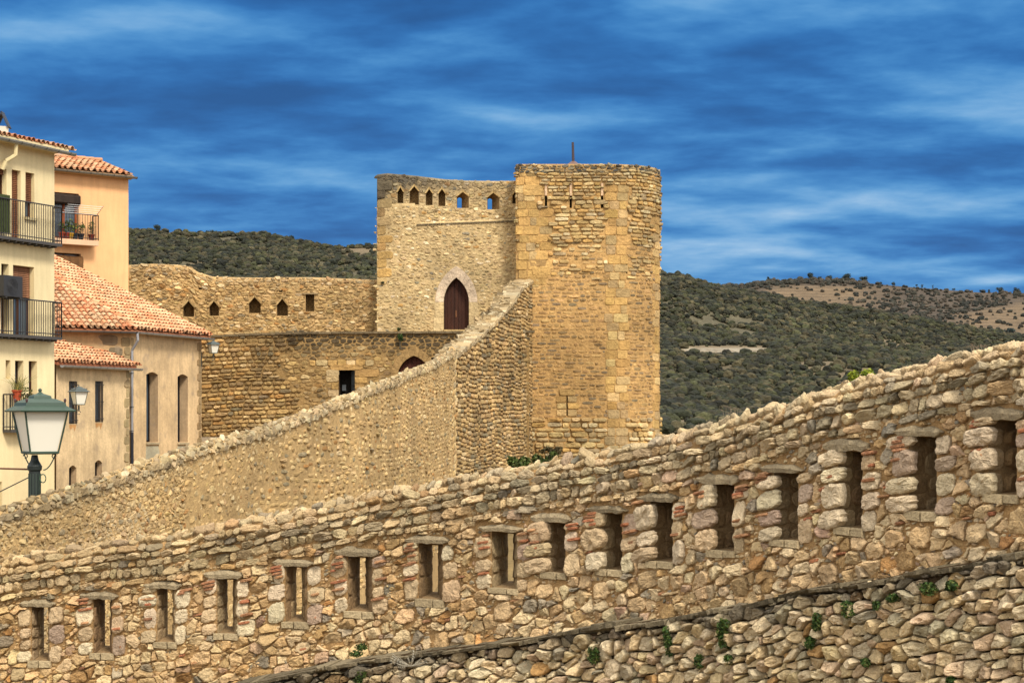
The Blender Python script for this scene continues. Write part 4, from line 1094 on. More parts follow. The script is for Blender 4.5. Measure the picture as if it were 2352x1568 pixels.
def gutter(acc, p, q, r=.075, tint=sr(176, 176, 172, .6), seg=.55):
    p = np.array(p, float); q = np.array(q, float); d = q-p; L = np.linalg.norm(d); d /= L
    s = np.cross(d, [0, 0, 1]); s /= np.linalg.norm(s); up = np.array([0, 0, 1.]); K = 8
    V = []
    for o in (p, q):
        for rr in (r, r-.008):
            for k in np.linspace(math.pi, 2*math.pi, K): V.append(o+s*rr*math.cos(k)+up*rr*math.sin(k))
    Q = [(k, k+1, 2*K+k+1, 2*K+k) for k in range(K-1)]+[(K+k, 3*K+k, 3*K+k+1, K+k+1) for k in range(K-1)]
    Q += [tuple(range(K)), tuple(range(3*K-1, 2*K-1, -1))]+[(0, 2*K, 3*K, K), (K-1, 2*K-1, 4*K-1, 3*K-1)]
    acc.add(V, Q, tint)
    t = .1
    while t < L:
        o = p+d*t; V = []
        for w in (-.012, .012):
            for k in np.linspace(math.pi, 2*math.pi, K): V.append(o+d*w+s*(r+.007)*math.cos(k)+up*(r+.007)*math.sin(k))
        acc.add(V, [(k, k+1, K+k+1, K+k) for k in range(K-1)], np.array(tint)*.45); t += seg

# ---------------------------------------------------------------- yellow house, nearest on the left
YK = 54.0
yp = straight(125, YK, 22.9, 6.0); K0 = yp.p[1]; YZT = (HZ-352)/F*YK
yh = thing('yellow_house', (K0[0], K0[1], -4), 'cream yellow rendered house with two iron balconies at the left edge', 'house')
YC = sr(240, 220, 172, .71)
def yuv(px, py): u, v = yp.UV(px, py); return float(u), float(v)
def ub(path, x0, x1, y0, y1, L=None):
    u0 = float(path.U(x0)); u1 = float(path.U(x1)); um_ = (u0+u1)/2; _, y = path.xy(um_)
    return (u0, u1, (HZ-y1)/F*float(y), (HZ-y0)/F*float(y))
yo = {'A': ub(yp, 3.5, 15, 388, 452), 'B': ub(yp, 27, 47.5, 391, 548), 'C': ub(yp, 58.5, 79, 397, 500), 'D': ub(yp, 30, 78.5, 611, 772),
      'E': ub(yp, 13, 24, 827, 870), 'F': ub(yp, 34.5, 54, 828, 986), 'G': ub(yp, 66, 85, 829, 925), 'H': ub(yp, 3, 20, 606, 772)}
ymp = mp_of(yp, YZT); holes = []; rev = sr(238, 216, 164, .8); BR = sr(150, 98, 66, .62)
yo['A'] = (yo['A'][0]-.3, yo['A'][1], yo['A'][2]-.3, yo['A'][3])
H_, _ = opening(yh, ymp, yo['A'], .22, rev, mat=M['plaster'], shutter=(yo['A'][2]+.9, BR), glassn=1); holes.append(H_)
H_, _ = opening(yh, ymp, yo['B'], .22, rev, name='balcony_door', mat=M['plaster'], shutter=(yo['B'][2], BR), glassn=1); holes.append(H_)
H_, _ = opening(yh, ymp, yo['C'], .22, rev, mat=M['plaster'], shutter=(yo['C'][2]+(yo['C'][3]-yo['C'][2])*.36, BR), glassn=1, sill=sr(214, 196, 150, .7)); holes.append(H_)
H_, _ = opening(yh, ymp, yo['D'], .26, rev, name='balcony_door', mat=M['plaster'], shutter=(yo['D'][3]-(yo['D'][3]-yo['D'][2])*.42, sr(158, 112, 82, .62)), glassn=2); holes.append(H_)
H_, _ = opening(yh, ymp, yo['H'], .26, rev, name='balcony_door', mat=M['plaster'], glassn=1); holes.append(H_)
for k in 'EG':
    H_, _ = opening(yh, ymp, yo[k], .26, rev, mat=M['plaster'], glassn=1, frame=sr(92, 56, 40, .5)); holes.append(H_)
H_, _ = opening(yh, ymp, yo['F'], .26, rev, name='balcony_door', mat=M['plaster'], glassn=1, frame=sr(70, 52, 44, .5)); holes.append(H_)
lw_ = ub(yp, -6, 4.5, 1106, 1170); H_, _ = opening(yh, ymp, lw_, .3, rev, mat=M['plaster'], glassn=1, frame=sr(60, 60, 66, .5)); holes.append(H_)
dN = heading(22.9); nN = np.array([dN[1], -dN[0]]); e0 = yp.p[0]; dep = 8.0
fpr = [tuple(e0-nN*.45), tuple(K0-nN*.45), tuple(K0-nN*dep), tuple(e0-nN*dep)]
a = Acc(); sheet(a, ymp, 0, yp.L, lambda u: u*0-4.6, holes, YC, du=.5)
c = [K0, K0-nN*.46]; a.add([(*c[0], -4.6), (*c[1], -4.6), (*c[1], YZT), (*c[0], YZT)], [(0, 1, 2, 3)], YC)
prism(a, fpr, -4.6, YZT, YC); a.build('wall', M['plaster'], yh)
sy = np.array([-nN[0]*math.cos(.17), -nN[1]*math.cos(.17), math.sin(.17)]); O = np.array([*(e0+nN*.30), YZT+.10]); ey = np.array([*dN, 0.])
ra = Acc(); tiled(ra, O, ey, sy, lambda u, s: True, 0, yp.L+.25, 0, 2.6, seed=201, bright=.9)
V = [O-sy*0+np.array([0, 0, -.03]), O+ey*(yp.L+.2)+np.array([0, 0, -.03]), O+ey*(yp.L+.2)+sy*8, O+sy*8]; V = V+[p-np.array([0, 0, .08]) for p in V]
ra.add(V, [(0, 1, 2, 3), (7, 6, 5, 4), (0, 4, 5, 1), (1, 5, 6, 2), (2, 6, 7, 3), (3, 7, 4, 0)], sr(200, 130, 88, .6)); ra.build('roof', M['tile'], yh)
so_ = Acc(); V = [np.array([*e0, YZT-.02]), np.array([*K0, YZT-.02]), np.array([*(K0+nN*.34+dN*.2), YZT+.05]), np.array([*(e0+nN*.34), YZT+.05])]; V += [p+np.array([0, 0, .07]) for p in V]
so_.add(V, [(0, 1, 2, 3), (7, 6, 5, 4), (0, 4, 5, 1), (1, 5, 6, 2), (2, 6, 7, 3), (3, 7, 4, 0)], sr(226, 206, 160, .7)); so_.build('eave', M['plaster'], yh)
ga = Acc(); gp0 = np.array([*(e0+nN*.38), YZT+.06]); gutter(ga, gp0, gp0+ey*(yp.L+.42)+np.array([0, 0, -.04]), .085, sr(168, 170, 166, .6)); ga.build('gutter', M['zinc'], yh)
# drain elbow under the gutter
ga = Acc(); u, v = yuv(9, 350); b0 = ymp(u, v-YZT+.5, .3); 
tube(ga, [ymp(u+.1, YZT-.05-YZT, .32), ymp(u+.1, -.35, .30), ymp(u-.1, -.52, .14), ymp(u-.16, -.75, .07)], .06, sr(226, 208, 160, .7), 8); ga.build('downpipe', M['plaster'], yh)
b1 = (float(yp.U(-70)), yp.L-.02)
_, zf = yuv(60, 553); _, zr = yuv(60, 468)
sl1, Q1 = balcony(yh, ymp, b1[0]-.4, yp.L-.10, zf, zr, .34, sp=.10)
_, zf2 = yuv(60, 771); _, zr2 = yuv(60, 690)
sl2, Q2 = balcony(yh, ymp, b1[0]-.4, yp.L-.10, zf2, zr2, .34, sp=.10)
_, zf3 = yuv(50, 986); _, zr3 = yuv(50, 906); sl3, Q3 = balcony(yh, ymp, float(yp.U(6)), float(yp.U(62)), zf3, zr3, .28, sp=.09, under=False)
# green windbreak netting on the upper balcony
na = Acc(); ua_, ub_ = float(yp.U(-90)), float(yp.U(3)); V = [Q1(ua_, zf+.1, .28), Q1(ub_, zf+.1, .28), Q1(ub_, zr+.1, .28), Q1(ua_, zr+.1, .28), Q1(ua_, zf+.1, .29), Q1(ub_, zf+.1, .29), Q1(ub_, zr+.1, .29), Q1(ua_, zr+.1, .29)]
na.add(V, BOXF, sr(84, 96, 52, .42)); na.build('netting', M['leaf'], sl1)
# chimney cowl on the ridge
ch = thing('chimney_cowl', (P3(8, 300, 56)), 'small dark triangular metal chimney cowl on the roof at the far left', 'chimney')
ca = Acc(); c = P3(6, 297, 57); s_ = .12
box(ca, c-np.array([0, 0, .35]), (.16, .05, 0), (-.04, .16, 0), (0, 0, .42), sr(226, 216, 196, .7)); ca.build('chimney_stack', M['plaster'], ch)
ca = Acc()
for d in (-1, 1): V = [c+np.array([-.22*d, -.18, .05]), c+np.array([-.22*d, .18, .05]), c+np.array([0, .18, .52]), c+np.array([0, -.18, .52])]; V += [p+np.array([.02*d, 0, -.03]) for p in V]; ca.add(V, BOXF, sr(60, 64, 72, .6))
ca.build('cowl', M['metal'], ch)
# air conditioner box hung on the wall
acu = thing('air_conditioner', ymp(float(yp.U(20)), (HZ-684)/F*52.6-YZT, .3), 'dark grey air conditioner box on the cream house wall above the lower balcony', 'air conditioner')
ca = Acc(); u = float(yp.U(-3)); z = (HZ-660)/F*52.; cc = ymp(u, z-YZT, .30); box(ca, cc, np.array([*dN, 0])*.40, np.array([*nN, 0])*.18, (0, 0, .28), sr(70, 70, 72, .4)); ca.build('casing', M['metal'], acu)
ca = Acc(); lathe_c = cc+np.array([*nN, 0])*.205
for r in (.06, .11, .16, .21):
    pts = [lathe_c+np.array([*dN, 0])*(r*math.cos(t)-.05)+np.array([0, 0, r*math.sin(t)]) for t in np.linspace(0, 2*math.pi, 17)]; tube(ca, pts, .006, (.02, .02, .02), 4)
ca.build('fan_guard', M['metal'], acu)
for s in (-.3, .3): ca = Acc(); q = cc+np.array([*dN, 0])*s+np.array([0, 0, -.31]); bar(ca, q+np.array([*nN, 0])*.2, q-np.array([*nN, 0])*.34, .018, (.05, .05, .05), 4); ca.build('bracket', M['metal'], acu)
# potted straggly plant on the small lower balcony
def leafclump(acc, c, size, n, tints, seed=1, leaf=.05, hang=0., up=.0):
    rg = np.random.default_rng(seed); c = np.array(c, float); size = np.array(size, float)
    d = rg.normal(0, 1, (n, 3)); d /= np.linalg.norm(d, axis=1)[:, None]; r = rg.random(n)**.45
    P = c+d*r[:, None]*size; P[:, 2] -= hang*rg.random(n)**2*size[2]*2
    a = rg.normal(0, 1, (n, 3)); a /= np.linalg.norm(a, axis=1)[:, None]; b = np.cross(a, rg.normal(0, 1, (n, 3))); b /= np.linalg.norm(b, axis=1)[:, None]
    L = leaf*rg.uniform(.6, 1.4, n)[:, None]; a = a*L; a[:, 2] += up*L[:, 0]; b = b*L*.45
    V = np.stack([P-a, P+b, P+a, P-b], 1).reshape(-1, 3)
    T = np.array(tints)[rg.integers(0, len(tints), n)]*np.exp(rg.normal(0, .2, n))[:, None]
    acc.add(V, (np.arange(n)[:, None]*4+np.arange(4)), np.repeat(T, 4, 0))
def grass(acc, c, h, n, spread, tints, seed=1, w=.006, bend=.5):
    rg = np.random.default_rng(seed); c = np.array(c, float)
    for _ in range(n):
        p = c+np.array([rg.normal(0, spread*.3), rg.normal(0, spread*.3), 0]); d = rg.normal(0, 1, 3)*np.array([1, 1, 0])*bend; hh = h*rg.uniform(.5, 1.1)
        pts = [p+d*hh*t*t*.5+np.array([0, 0, hh*t]) for t in (0, .4, .75, 1)]; t_ = np.array(tints[rg.integers(len(tints))])*rg.uniform(.8, 1.2)
        for k in range(3): bar(acc, pts[k], pts[k+1], w*(1-.25*k), t_, 3)
pot = thing('potted_plant', Q3(float(yp.U(20)), zr3, .2), 'terracotta pot of straggly dry grass on the small lowest balcony of the cream house', 'potted plant')
c = Q3(float(yp.U(21)), zr3-.02, .26); ca = Acc(); lathe(ca, c-np.array([0, 0, .12]), [(.09, -.02), (.13, .22), (.15, .22), (.15, .26), (.12, .26)], sr(186, 84, 54, .6), 14); ca.build('pot', M['tile'], pot)
ca = Acc(); grass(ca, c+np.array([.05, 0, .12]), .42, 60, .3, [sr(190, 170, 90, .5), sr(150, 150, 70, .45), sr(110, 120, 60, .4)], 5, .006, 1.1); leafclump(ca, c+np.array([.22, 0, .05]), (.22, .15, .2), 120, [sr(150, 140, 80, .45), sr(90, 104, 50, .4)], 6, .04, .6); ca.build('leaves', M['leaf'], pot)

# ---------------------------------------------------------------- orange house behind
YO = 82.0
op_ = straight(295, YO, 49, 6.0); oZT = (HZ-402)/F*81.0; omp = mp_of(op_, oZT); dO = heading(49); nO = np.array([dO[1], -dO[0]]); O0, O1 = op_.p[0], op_.p[1]
oh = thing('orange_house', (O1[0], O1[1], -1), 'apricot orange house with one balcony full of pots, behind the cream house', 'house')
OC = sr(240, 186, 132, .74); rev = sr(226, 168, 116, .7)
ow = ub(op_, 122, 181, 443, 547); ow2 = ub(op_, 118, 186, 581, 640); holes = []
H_, w_ = opening(oh, omp, ow, .28, rev, name='balcony_door', mat=M['plaster'], frame=sr(176, 92, 48, .6), glassn=2, frame_w=.08); holes.append(H_)
def blind(parent, mp, b, z, r, tint, T):
    ba = Acc(); p = mp(b[0]-.04, z-T, .0); q = mp(b[1]+.03, z-T, .0)
    for k in range(3): bar(ba, p+np.array([0, 0, -k*r*.8]), q+np.array([0, 0, -k*r*.8-.02]), r, tint, 8)
    ba.build('rolled_blind', M['wood'], parent)
blind(w_, omp, ow, ow[3]-.16, .12, sr(58, 46, 38, .55), oZT)
H_, w_ = opening(oh, omp, ow2, .28, rev, mat=M['plaster'], frame=sr(120, 76, 44, .6), glassn=2); holes.append(H_)
blind(w_, omp, ow2, ow2[3]-.25, .17, sr(132, 92, 54, .55), oZT)
a = Acc(); sheet(a, omp, 0, op_.L, lambda u: u*0-2.5, holes, OC, du=.5)
prism(a, [tuple(O0-nO*.4), tuple(O1-nO*.4-dO*.004), tuple(O1-nO*8-dO*.004), tuple(O0-nO*8)], -2.5, oZT, OC)
c = [O1, O1-nO*.41]; a.add([(*c[0], -2.5), (*c[1], -2.5), (*c[1], oZT), (*c[0], oZT)], [(0, 1, 2, 3)], OC)
a.build('wall', M['plaster'], oh)
s_o = np.array([-nO[0]*math.cos(.30), -nO[1]*math.cos(.30), math.sin(.30)]); eo = np.array([*dO, 0.]); O = np.array([*(O0+nO*.32), oZT+.10])
ra = Acc(); tiled(ra, O, eo, s_o, lambda u, s: True, 0, op_.L-.12, 0, 2.6, sp=.27, ex=.42, seed=211, bright=1.0, lichen=.25)
V = [O+np.array([0, 0, -.03]), O+eo*(op_.L+.08)+np.array([0, 0, -.03]), O+eo*(op_.L+.08)+s_o*2.7, O+s_o*2.7]; V += [p-np.array([0, 0, .08]) for p in V]
ra.add(V, [(0, 1, 2, 3), (7, 6, 5, 4), (0, 4, 5, 1), (1, 5, 6, 2), (2, 6, 7, 3), (3, 7, 4, 0)], sr(190, 150, 110, .6))
rg = np.random.default_rng(212); u = -.1
while u < op_.L-.2:                      # ridge tiles along the top edge
    bar(ra, O+s_o*2.62+eo*u+np.array([0, 0, .08]), O+s_o*2.62+eo*(u+.42)+np.array([0, 0, .10]), .11, TILES[rg.integers(6)]*rg.uniform(.6, .9), 9); u += .40
ra.build('roof', M['tile'], oh)
so_ = Acc(); V = [np.array([*(O0), oZT-.02]), np.array([*(O1+dO*.1), oZT-.02]), np.array([*(O1+nO*.3+dO*.1), oZT+.03]), np.array([*(O0+nO*.3), oZT+.03])]; V += [p-np.array([0, 0, .06]) for p in V]
so_.add(V, [(0, 1, 2, 3), (7, 6, 5, 4), (0, 4, 5, 1), (1, 5, 6, 2), (2, 6, 7, 3), (3, 7, 4, 0)], sr(206, 170, 124, .62)); so_.build('eave', M['plaster'], oh)
ga = Acc(); g0 = np.array([*(O0+nO*.42), oZT+.06]); gutter(ga, g0, g0+eo*(op_.L+.16)+np.array([0, 0, -.05]), .09, sr(150, 146, 136, .58)); ga.build('gutter', M['zinc'], oh)
obf = (HZ-547)/F*79.3; obr = (HZ-488)/F*79.3
slo_, QO = balcony(oh, omp, float(op_.U(108)), float(op_.U(212)), obf, obr, .55, sp=.12, slab=.22, slabcol=sr(226, 186, 150, .7), under=False)
dl = thing('clothes_airer', QO(float(op_.U(170)), obr, .7), 'folding clothes line of white cords on the orange house balcony rail', 'clothes line')
ca = Acc(); ua_, ub_ = float(op_.U(128)), float(op_.U(208))
for k in range(5): h = .55+.13*k; z = obr+.02+.07*k; bar(ca, QO(ua_, z, h), QO(ub_, z, h), .006, (.7, .7, .7), 4)
for u in (ua_, ub_): bar(ca, QO(u, obr, .52), QO(u, obr+.34, 1.1), .012, (.10, .10, .10), 4)
ca.build('cords', M['metal'], dl)
GR = [sr(96, 120, 46, .5), sr(70, 96, 40, .45), sr(130, 140, 60, .5), sr(60, 80, 40, .4)]
potinfo = [(131, 'leftmost', (170, 70, 40), 'terracotta'), (143, 'second', (150, 60, 40), 'red'), (152, 'third', (200, 150, 40), 'ochre'), (162, 'fourth', (40, 44, 50), 'black'), (176, 'fifth', (36, 36, 44), 'dark plastic'), (200, 'rightmost', (120, 50, 34), 'brown')]
for k, (px, w, colr, cn) in enumerate(potinfo):
    u = float(op_.U(px)); h = .38; c = QO(u, obf+.01, h)
    t = thing('potted_plant', c, '%s pot with green leaves, %s of the row on the orange house balcony' % (cn, w), 'potted plant', 'pots on the orange house balcony')
    ca = Acc(); lathe(ca, c, [(.09, 0), (.13, .2), (.145, .2), (.145, .25), (.12, .25)], sr(*colr, .6), 12); ca.build('pot', M['tile'], t)
    ca = Acc(); leafclump(ca, c+np.array([0, 0, .47+.04*(k % 3)]), (.17, .15, .22+.04*(k % 3)), 90, GR, 300+k, .05); bar(ca, c+np.array([0, 0, .2]), c+np.array([0, 0, .5]), .012, (.06, .05, .02), 4); ca.build('leaves', M['leaf'], t)

# ---------------------------------------------------------------- long plastered building with the big tiled roof
YCc = 68.0
Cc = np.array(pt(300, YCc)); dF = heading(20); nF = np.array([dF[1], -dF[0]]); dL = heading(60); nL = np.array([dL[1], -dL[0]])
def hit(P_, d, px):      # where the line P + t d crosses the sight line of px
    k = (px-CX)/F; return (k*P_[1]-P_[0])/(d[0]-k*d[1])
tD = hit(Cc, dF, 463); Dd = Cc+dF*tD; Aa = Cc-dL*4.2
bp = Path([Cc, Dd]); lp = Path([Aa, Cc]); bZT = 3.12
pb = thing('plastered_building', (Cc[0], Cc[1], -3), 'long weathered plaster building with a large clay tile roof and tall slit windows', 'building')
bmp = mp_of(bp, bZT); lmp = mp_of(lp, bZT); holes = []; PC = sr(226, 194, 148, .68)
rv = sr(200, 170, 132, .66)
for k, (a, b, y0, y1) in enumerate(((336, 363, 854, 1015), (408, 431.5, 859, 1015))):
    H_, w_ = opening(pb, bmp, ub(bp, a, b, y0, y1), .42, rv, arched=True, frame=sr(52, 36, 30, .4), glassn=2, frame_w=.06); holes.append(H_)
    ca = Acc(); bb_ = ub(bp, a-1, b+1, y1+.5, y1+6)
    box(ca, bmp((bb_[0]+bb_[1])/2, (bb_[2]+bb_[3])/2-bZT, .02), np.array([*dF, 0])*(bb_[1]-bb_[0])/2, np.array([*nF, 0])*.04, (0, 0, .035), sr(196, 176, 140, .6)); ca.build('sill', M['oldplaster'], w_)
a = Acc(); sheet(a, bmp, 0, bp.L, lambda u: u*0-4, holes, PC, du=.4, vrows=4)
sheet(a, lmp, 0, lp.L, lambda u: u*0-4, [], sr(206, 172, 126, .66), du=.4, vrows=3)
prism(a, [tuple(Aa-nL*.5), tuple(Cc-nL*.5-nF*.45), tuple(Dd-nF*.5), tuple(Dd-nF*9), tuple(Aa-nL*9)], -4, bZT, PC)
a.add([(*Dd, -4), (*(Dd-nF*.51), -4), (*(Dd-nF*.51), bZT), (*Dd, bZT)], [(0, 1, 2, 3)], PC)
a.build('wall', M['oldplaster'], pb)
# quoins at both corners
qa = Acc(); qb_ = Acc(); rg = np.random.default_rng(221); z = -3.2; k = 0
while z < bZT-.3:
    h = rg.uniform(.26, .36); w = .34 if k % 2 else .22
    if z > .2: blocks(qa, mp_of(lp, bZT), [(lp.L-w/2-.01, z+h/2, w, h-.015, .02)], palette([(sr(176, 152, 112, .58), 1)], .1), rings='flat', Mn=16, p=8, seed=k)
    blocks(qa, mp_of(bp, bZT), [(w*.3+.01, z+h/2, w*.55, h-.015, .014)], palette([(sr(190, 164, 122, .6), 1)], .08), rings='flat', Mn=16, p=8, seed=k+90)
    blocks(qb_, mp_of(bp, bZT), [(bp.L-w*.5-.01, z+h/2, w, h-.015, .02)], palette([(sr(176, 148, 106, .58), 1)], .1), rings='flat', Mn=16, p=8, seed=k+50)
    z += h; k += 1
for it in ((lp.L-.85, 2.75, .75, .36), (lp.L-.55, 2.35, .5, .3)): blocks(qa, mp_of(lp, bZT), [(*it, .02)], palette([(sr(150, 132, 104, .55), 1)], .05), rings='flat', Mn=16, p=8, seed=int(it[1]*10))
qa.build('quoins', M['oldplaster'], pb); qb_.build('quoins', M['oldplaster'], pb)
# rendered patches where plaster fell away below the tall windows
for (a0, a1, y0, y1) in ((334, 366, 1024, 1062), (406, 433, 1024, 1048)):
    ps_ = Acc(); b_ = ub(bp, a0, a1, y0, y1); c_ = [(b_[0], b_[2]), (b_[1]-.06, b_[2]), (b_[1], b_[3]-.2), (b_[1]-.1, b_[3]), (b_[0]+.05, b_[3])]
    polystone(ps_, bmp, c_, .012, sr(206, 196, 166, .6), base=-.02, bev=.02)
    ps_.build('render_patch', M['oldplaster'], pb)
pit = math.tan(math.radians(24.5)); ov = .28; E = np.array([*dF, 0.]); zE = bZT+.06
c24, s24 = math.cos(math.atan(pit)), math.sin(math.atan(pit))
sF = np.array([-nF[0]*c24, -nF[1]*c24, s24]); sL = np.array([-nL[0]*c24, -nL[1]*c24, s24]); EL = np.array([*dL, 0.])
Of = np.array([*(Cc+nF*ov), zE-ov*pit+.10]); Ol = np.array([*(Cc+nL*ov), zE-ov*pit+.10])
def side_hip(P_):       # positive on the facade side of the hip
    r = P_[:2]-Cc; return np.dot(r, nF)-np.dot(r, nL)
ra = Acc()
tiled(ra, Of, E, sF, lambda u, s: side_hip(Of+E*u+sF*s) > -.0 and u < tD+.18, -8, tD+.2, 0, 9.0, sp=.225, ex=.34, seed=222, bright=1.06, lichen=.10)
tiled(ra, Ol, EL, sL, lambda u, s: side_hip(Ol+EL*u+sL*s) < .0, -6, 5, 0, 9.0, sp=.225, ex=.34, seed=223, bright=.98, lichen=.28)
# sheathing planes
def hipcut(z):
    return Cc+0
hd = nF+nL; hd = hd/np.linalg.norm(hd)*1.0; kk = 1/np.dot(hd, nF)
hip_top = np.array([*(Cc-hd*kk*8.6), zE+8.6*pit]); hip_bot = np.array([*(Cc+hd*kk*ov), zE-ov*pit])
Dt = np.array([*(Dd+dF*.18-nF*8.6), zE+8.6*pit]); Db = np.array([*(Dd+dF*.18+nF*ov), zE-ov*pit]); Ab = np.array([*(Aa-dL*2+nL*ov), zE-ov*pit]); At = np.array([*(Aa-dL*2-nL*8.6), zE+8.6*pit])
for poly in ((hip_bot, Db, Dt, hip_top), (Ab, hip_bot, hip_top, At)):
    V = [np.array(p)+np.array([0, 0, .055]) for p in poly]+[np.array(p)-np.array([0, 0, .05]) for p in poly]
    ra.add(V, [(0, 1, 2, 3), (7, 6, 5, 4), (0, 4, 5, 1), (1, 5, 6, 2), (2, 6, 7, 3), (3, 7, 4, 0)], sr(176, 112, 76, .6))
rg = np.random.default_rng(224); q = 0
while q < 9:                              # verge tiles down the far edge
    p0 = Db+sF*q+np.array([0, 0, .13]); bar(ra, p0, p0+sF*.42+np.array([0, 0, -.02]), .095, TILES[rg.integers(6)]*rg.uniform(.8, 1.05), 9, .08); q += .36
rf_ = ra.build('roof', M['tile'], pb)
ga = Acc(); g0 = Of+np.array([*(nF*.07), -.10]); g1 = np.array([*(Dd+dF*.3+nF*(ov+.07)), g0[2]-.02]); gA = Ol+np.array([*(nL*.07), -.10]); cj = np.array([*(Cc+hd*kk*(ov+.07)), g0[2]])
gutter(ga, cj, g1, .075, sr(186, 186, 182, .62), .45); gutter(ga, gA-EL*6, cj, .07, sr(120, 122, 122, .55), .6); ga.build('gutter', M['zinc'], pb)
ga = Acc(); bu = lambda px, py, h: bmp(float(bp.U(px)), (HZ-py)/F*float(bp.xy(bp.U(px))[1])-bZT, h)
pts = [cj+np.array([0, 0, -.05]), cj+np.array([.02, 0, -.3]), np.array([*(Cc+nF*.09-dF*.05), bZT-.72]), np.array([*(Cc+nF*.09-dF*.05), -.5])]
tube(ga, pts, .045, sr(168, 168, 172, .6), 8); tube(ga, [pts[-1], pts[-1]-np.array([0, 0, 2.5])], .055, sr(40, 44, 56, .6), 8)
for z in (1.6, .4, -.45): box(ga, np.array([*(Cc+nF*.07-dF*.05), z]), np.array([*nF, 0])*.06, np.array([*dF, 0])*.06, (0, 0, .02), sr(110, 110, 110, .5))
ga.build('downpipe', M['metal'], pb)

# ---------------------------------------------------------------- low annex with its own lean-to roof
t0 = np.array(pt(297, 66.8)); tl = -hit(t0, dF, 129)
xp = Path([t0-dF*tl, t0]); xZT = 1.80
an = thing('annex', (t0[0], t0[1], -3), 'small plastered annex with a lean-to tile roof and barred slit windows', 'building')
xmp = mp_of(xp, xZT); holes = []; AC = sr(226, 198, 154, .68)
for a, b, y0, y1, br in ((158.5, 176.5, 875, 973, 4), (218.5, 236, 875, 969, 4)):
    H_, w_ = opening(an, xmp, ub(xp, a, b, y0, y1), .2, rv, frame=sr(60, 44, 34, .4), glassn=1, bars=5); holes.append(H_)
for a, b, y0, y1 in ((158.5, 175.5, 1068, 1120), (218, 234.5, 1056, 1100)):
    H_, w_ = opening(an, xmp, ub(xp, a, b, y0, y1), .28, rv, frame=sr(60, 44, 34, .4), glassn=1, arched=True); holes.append(H_)
a = Acc(); sheet(a, xmp, 0, xp.L, lambda u: u*0-4, holes, AC, du=.4, vrows=3)
Xs, Xe = xp.p[0], xp.p[1]; A2 = Aa+dL*.1
prism(a, [tuple(Xs-nF*.3), tuple(Xe-nF*.3), tuple(Xe-nF*.32+(Cc-Xe)*.6), tuple(A2+nL*.02), tuple(Xs-nF*1.5)], -4, xZT-.02, AC)
a.add([(*Xe, -4), (*(Xe-nF*.31), -4), (*(Xe-nF*.31), xZT), (*Xe, xZT)], [(0, 1, 2, 3)], AC); a.build('wall', M['oldplaster'], an)
ra = Acc(); p18 = math.atan(.335); sX = np.array([-nF[0]*math.cos(p18), -nF[1]*math.cos(p18), math.sin(p18)]); OX = np.array([*(Xs+nF*.22), xZT+.03])
def xreg(u, s):
    P_ = OX+E*u+sX*s; return np.dot(P_[:2]-Cc, nL) > .0
tiled(ra, OX, E, sX, xreg, -.35, xp.L+.15, 0, 3.4, sp=.215, ex=.34, seed=231, lichen=.12, bright=1.0)
pA = OX+E*(-.3); pB = OX+E*(xp.L+.12)
def upto(p):
    s = 0
    while np.dot((p+sX*s)[:2]-Cc, nL) > 0 and s < 6: s += .02
    return p+sX*s
V = [pA, pB, upto(pB), upto(pA)]; V = [v+np.array([0, 0, .0]) for v in V]+[v-np.array([0, 0, .1]) for v in V]
ra.add(V, [(0, 1, 2, 3), (7, 6, 5, 4), (0, 4, 5, 1), (1, 5, 6, 2), (2, 6, 7, 3), (3, 7, 4, 0)], sr(170, 104, 70, .6)); ra.build('roof', M['tile'], an)
ga = Acc(); g0 = pA+np.array([*(nF*.07), -.10]); gutter(ga, g0+E*.2, g0+E*(xp.L+.62), .085, sr(188, 188, 184, .62), .42); ga.build('gutter', M['zinc'], an)
qa = Acc(); z = -3.; k = 0; rg = np.random.default_rng(233)
while z < xZT-.3:
    h = rg.uniform(.26, .38); w = .34 if k % 2 else .2
    blocks(qa, xmp, [(xp.L-w/2-.01, z+h/2, w, h-.015, .018)], palette([(sr(186, 164, 122, .6), 1)], .08), rings='flat', Mn=16, p=8, seed=k); z += h; k += 1
qa.build('quoins', M['oldplaster'], an)
# rust streaks under the two grilles
for a_, y_ in ((167, 974), (227, 970)):
    st_ = Acc(); b_ = ub(xp, a_-8, a_+8, y_+1, y_+18); n_ = 9; us_ = np.linspace(b_[0], b_[1], n_); lo_ = b_[3]-(b_[3]-b_[2])*np.array([.2, .8, .45, .7, .3, .5, .95, .5, .15]); st_.add(np.concatenate([xmp(us_, lo_-xZT, .004), xmp(us_, np.full(n_, b_[3])-xZT, .004)]), [(k, k+1, n_+k+1, n_+k) for k in range(n_-1)], sr(206, 156, 100, .66)); st_.build('rust_stain', M['oldplaster'], an)

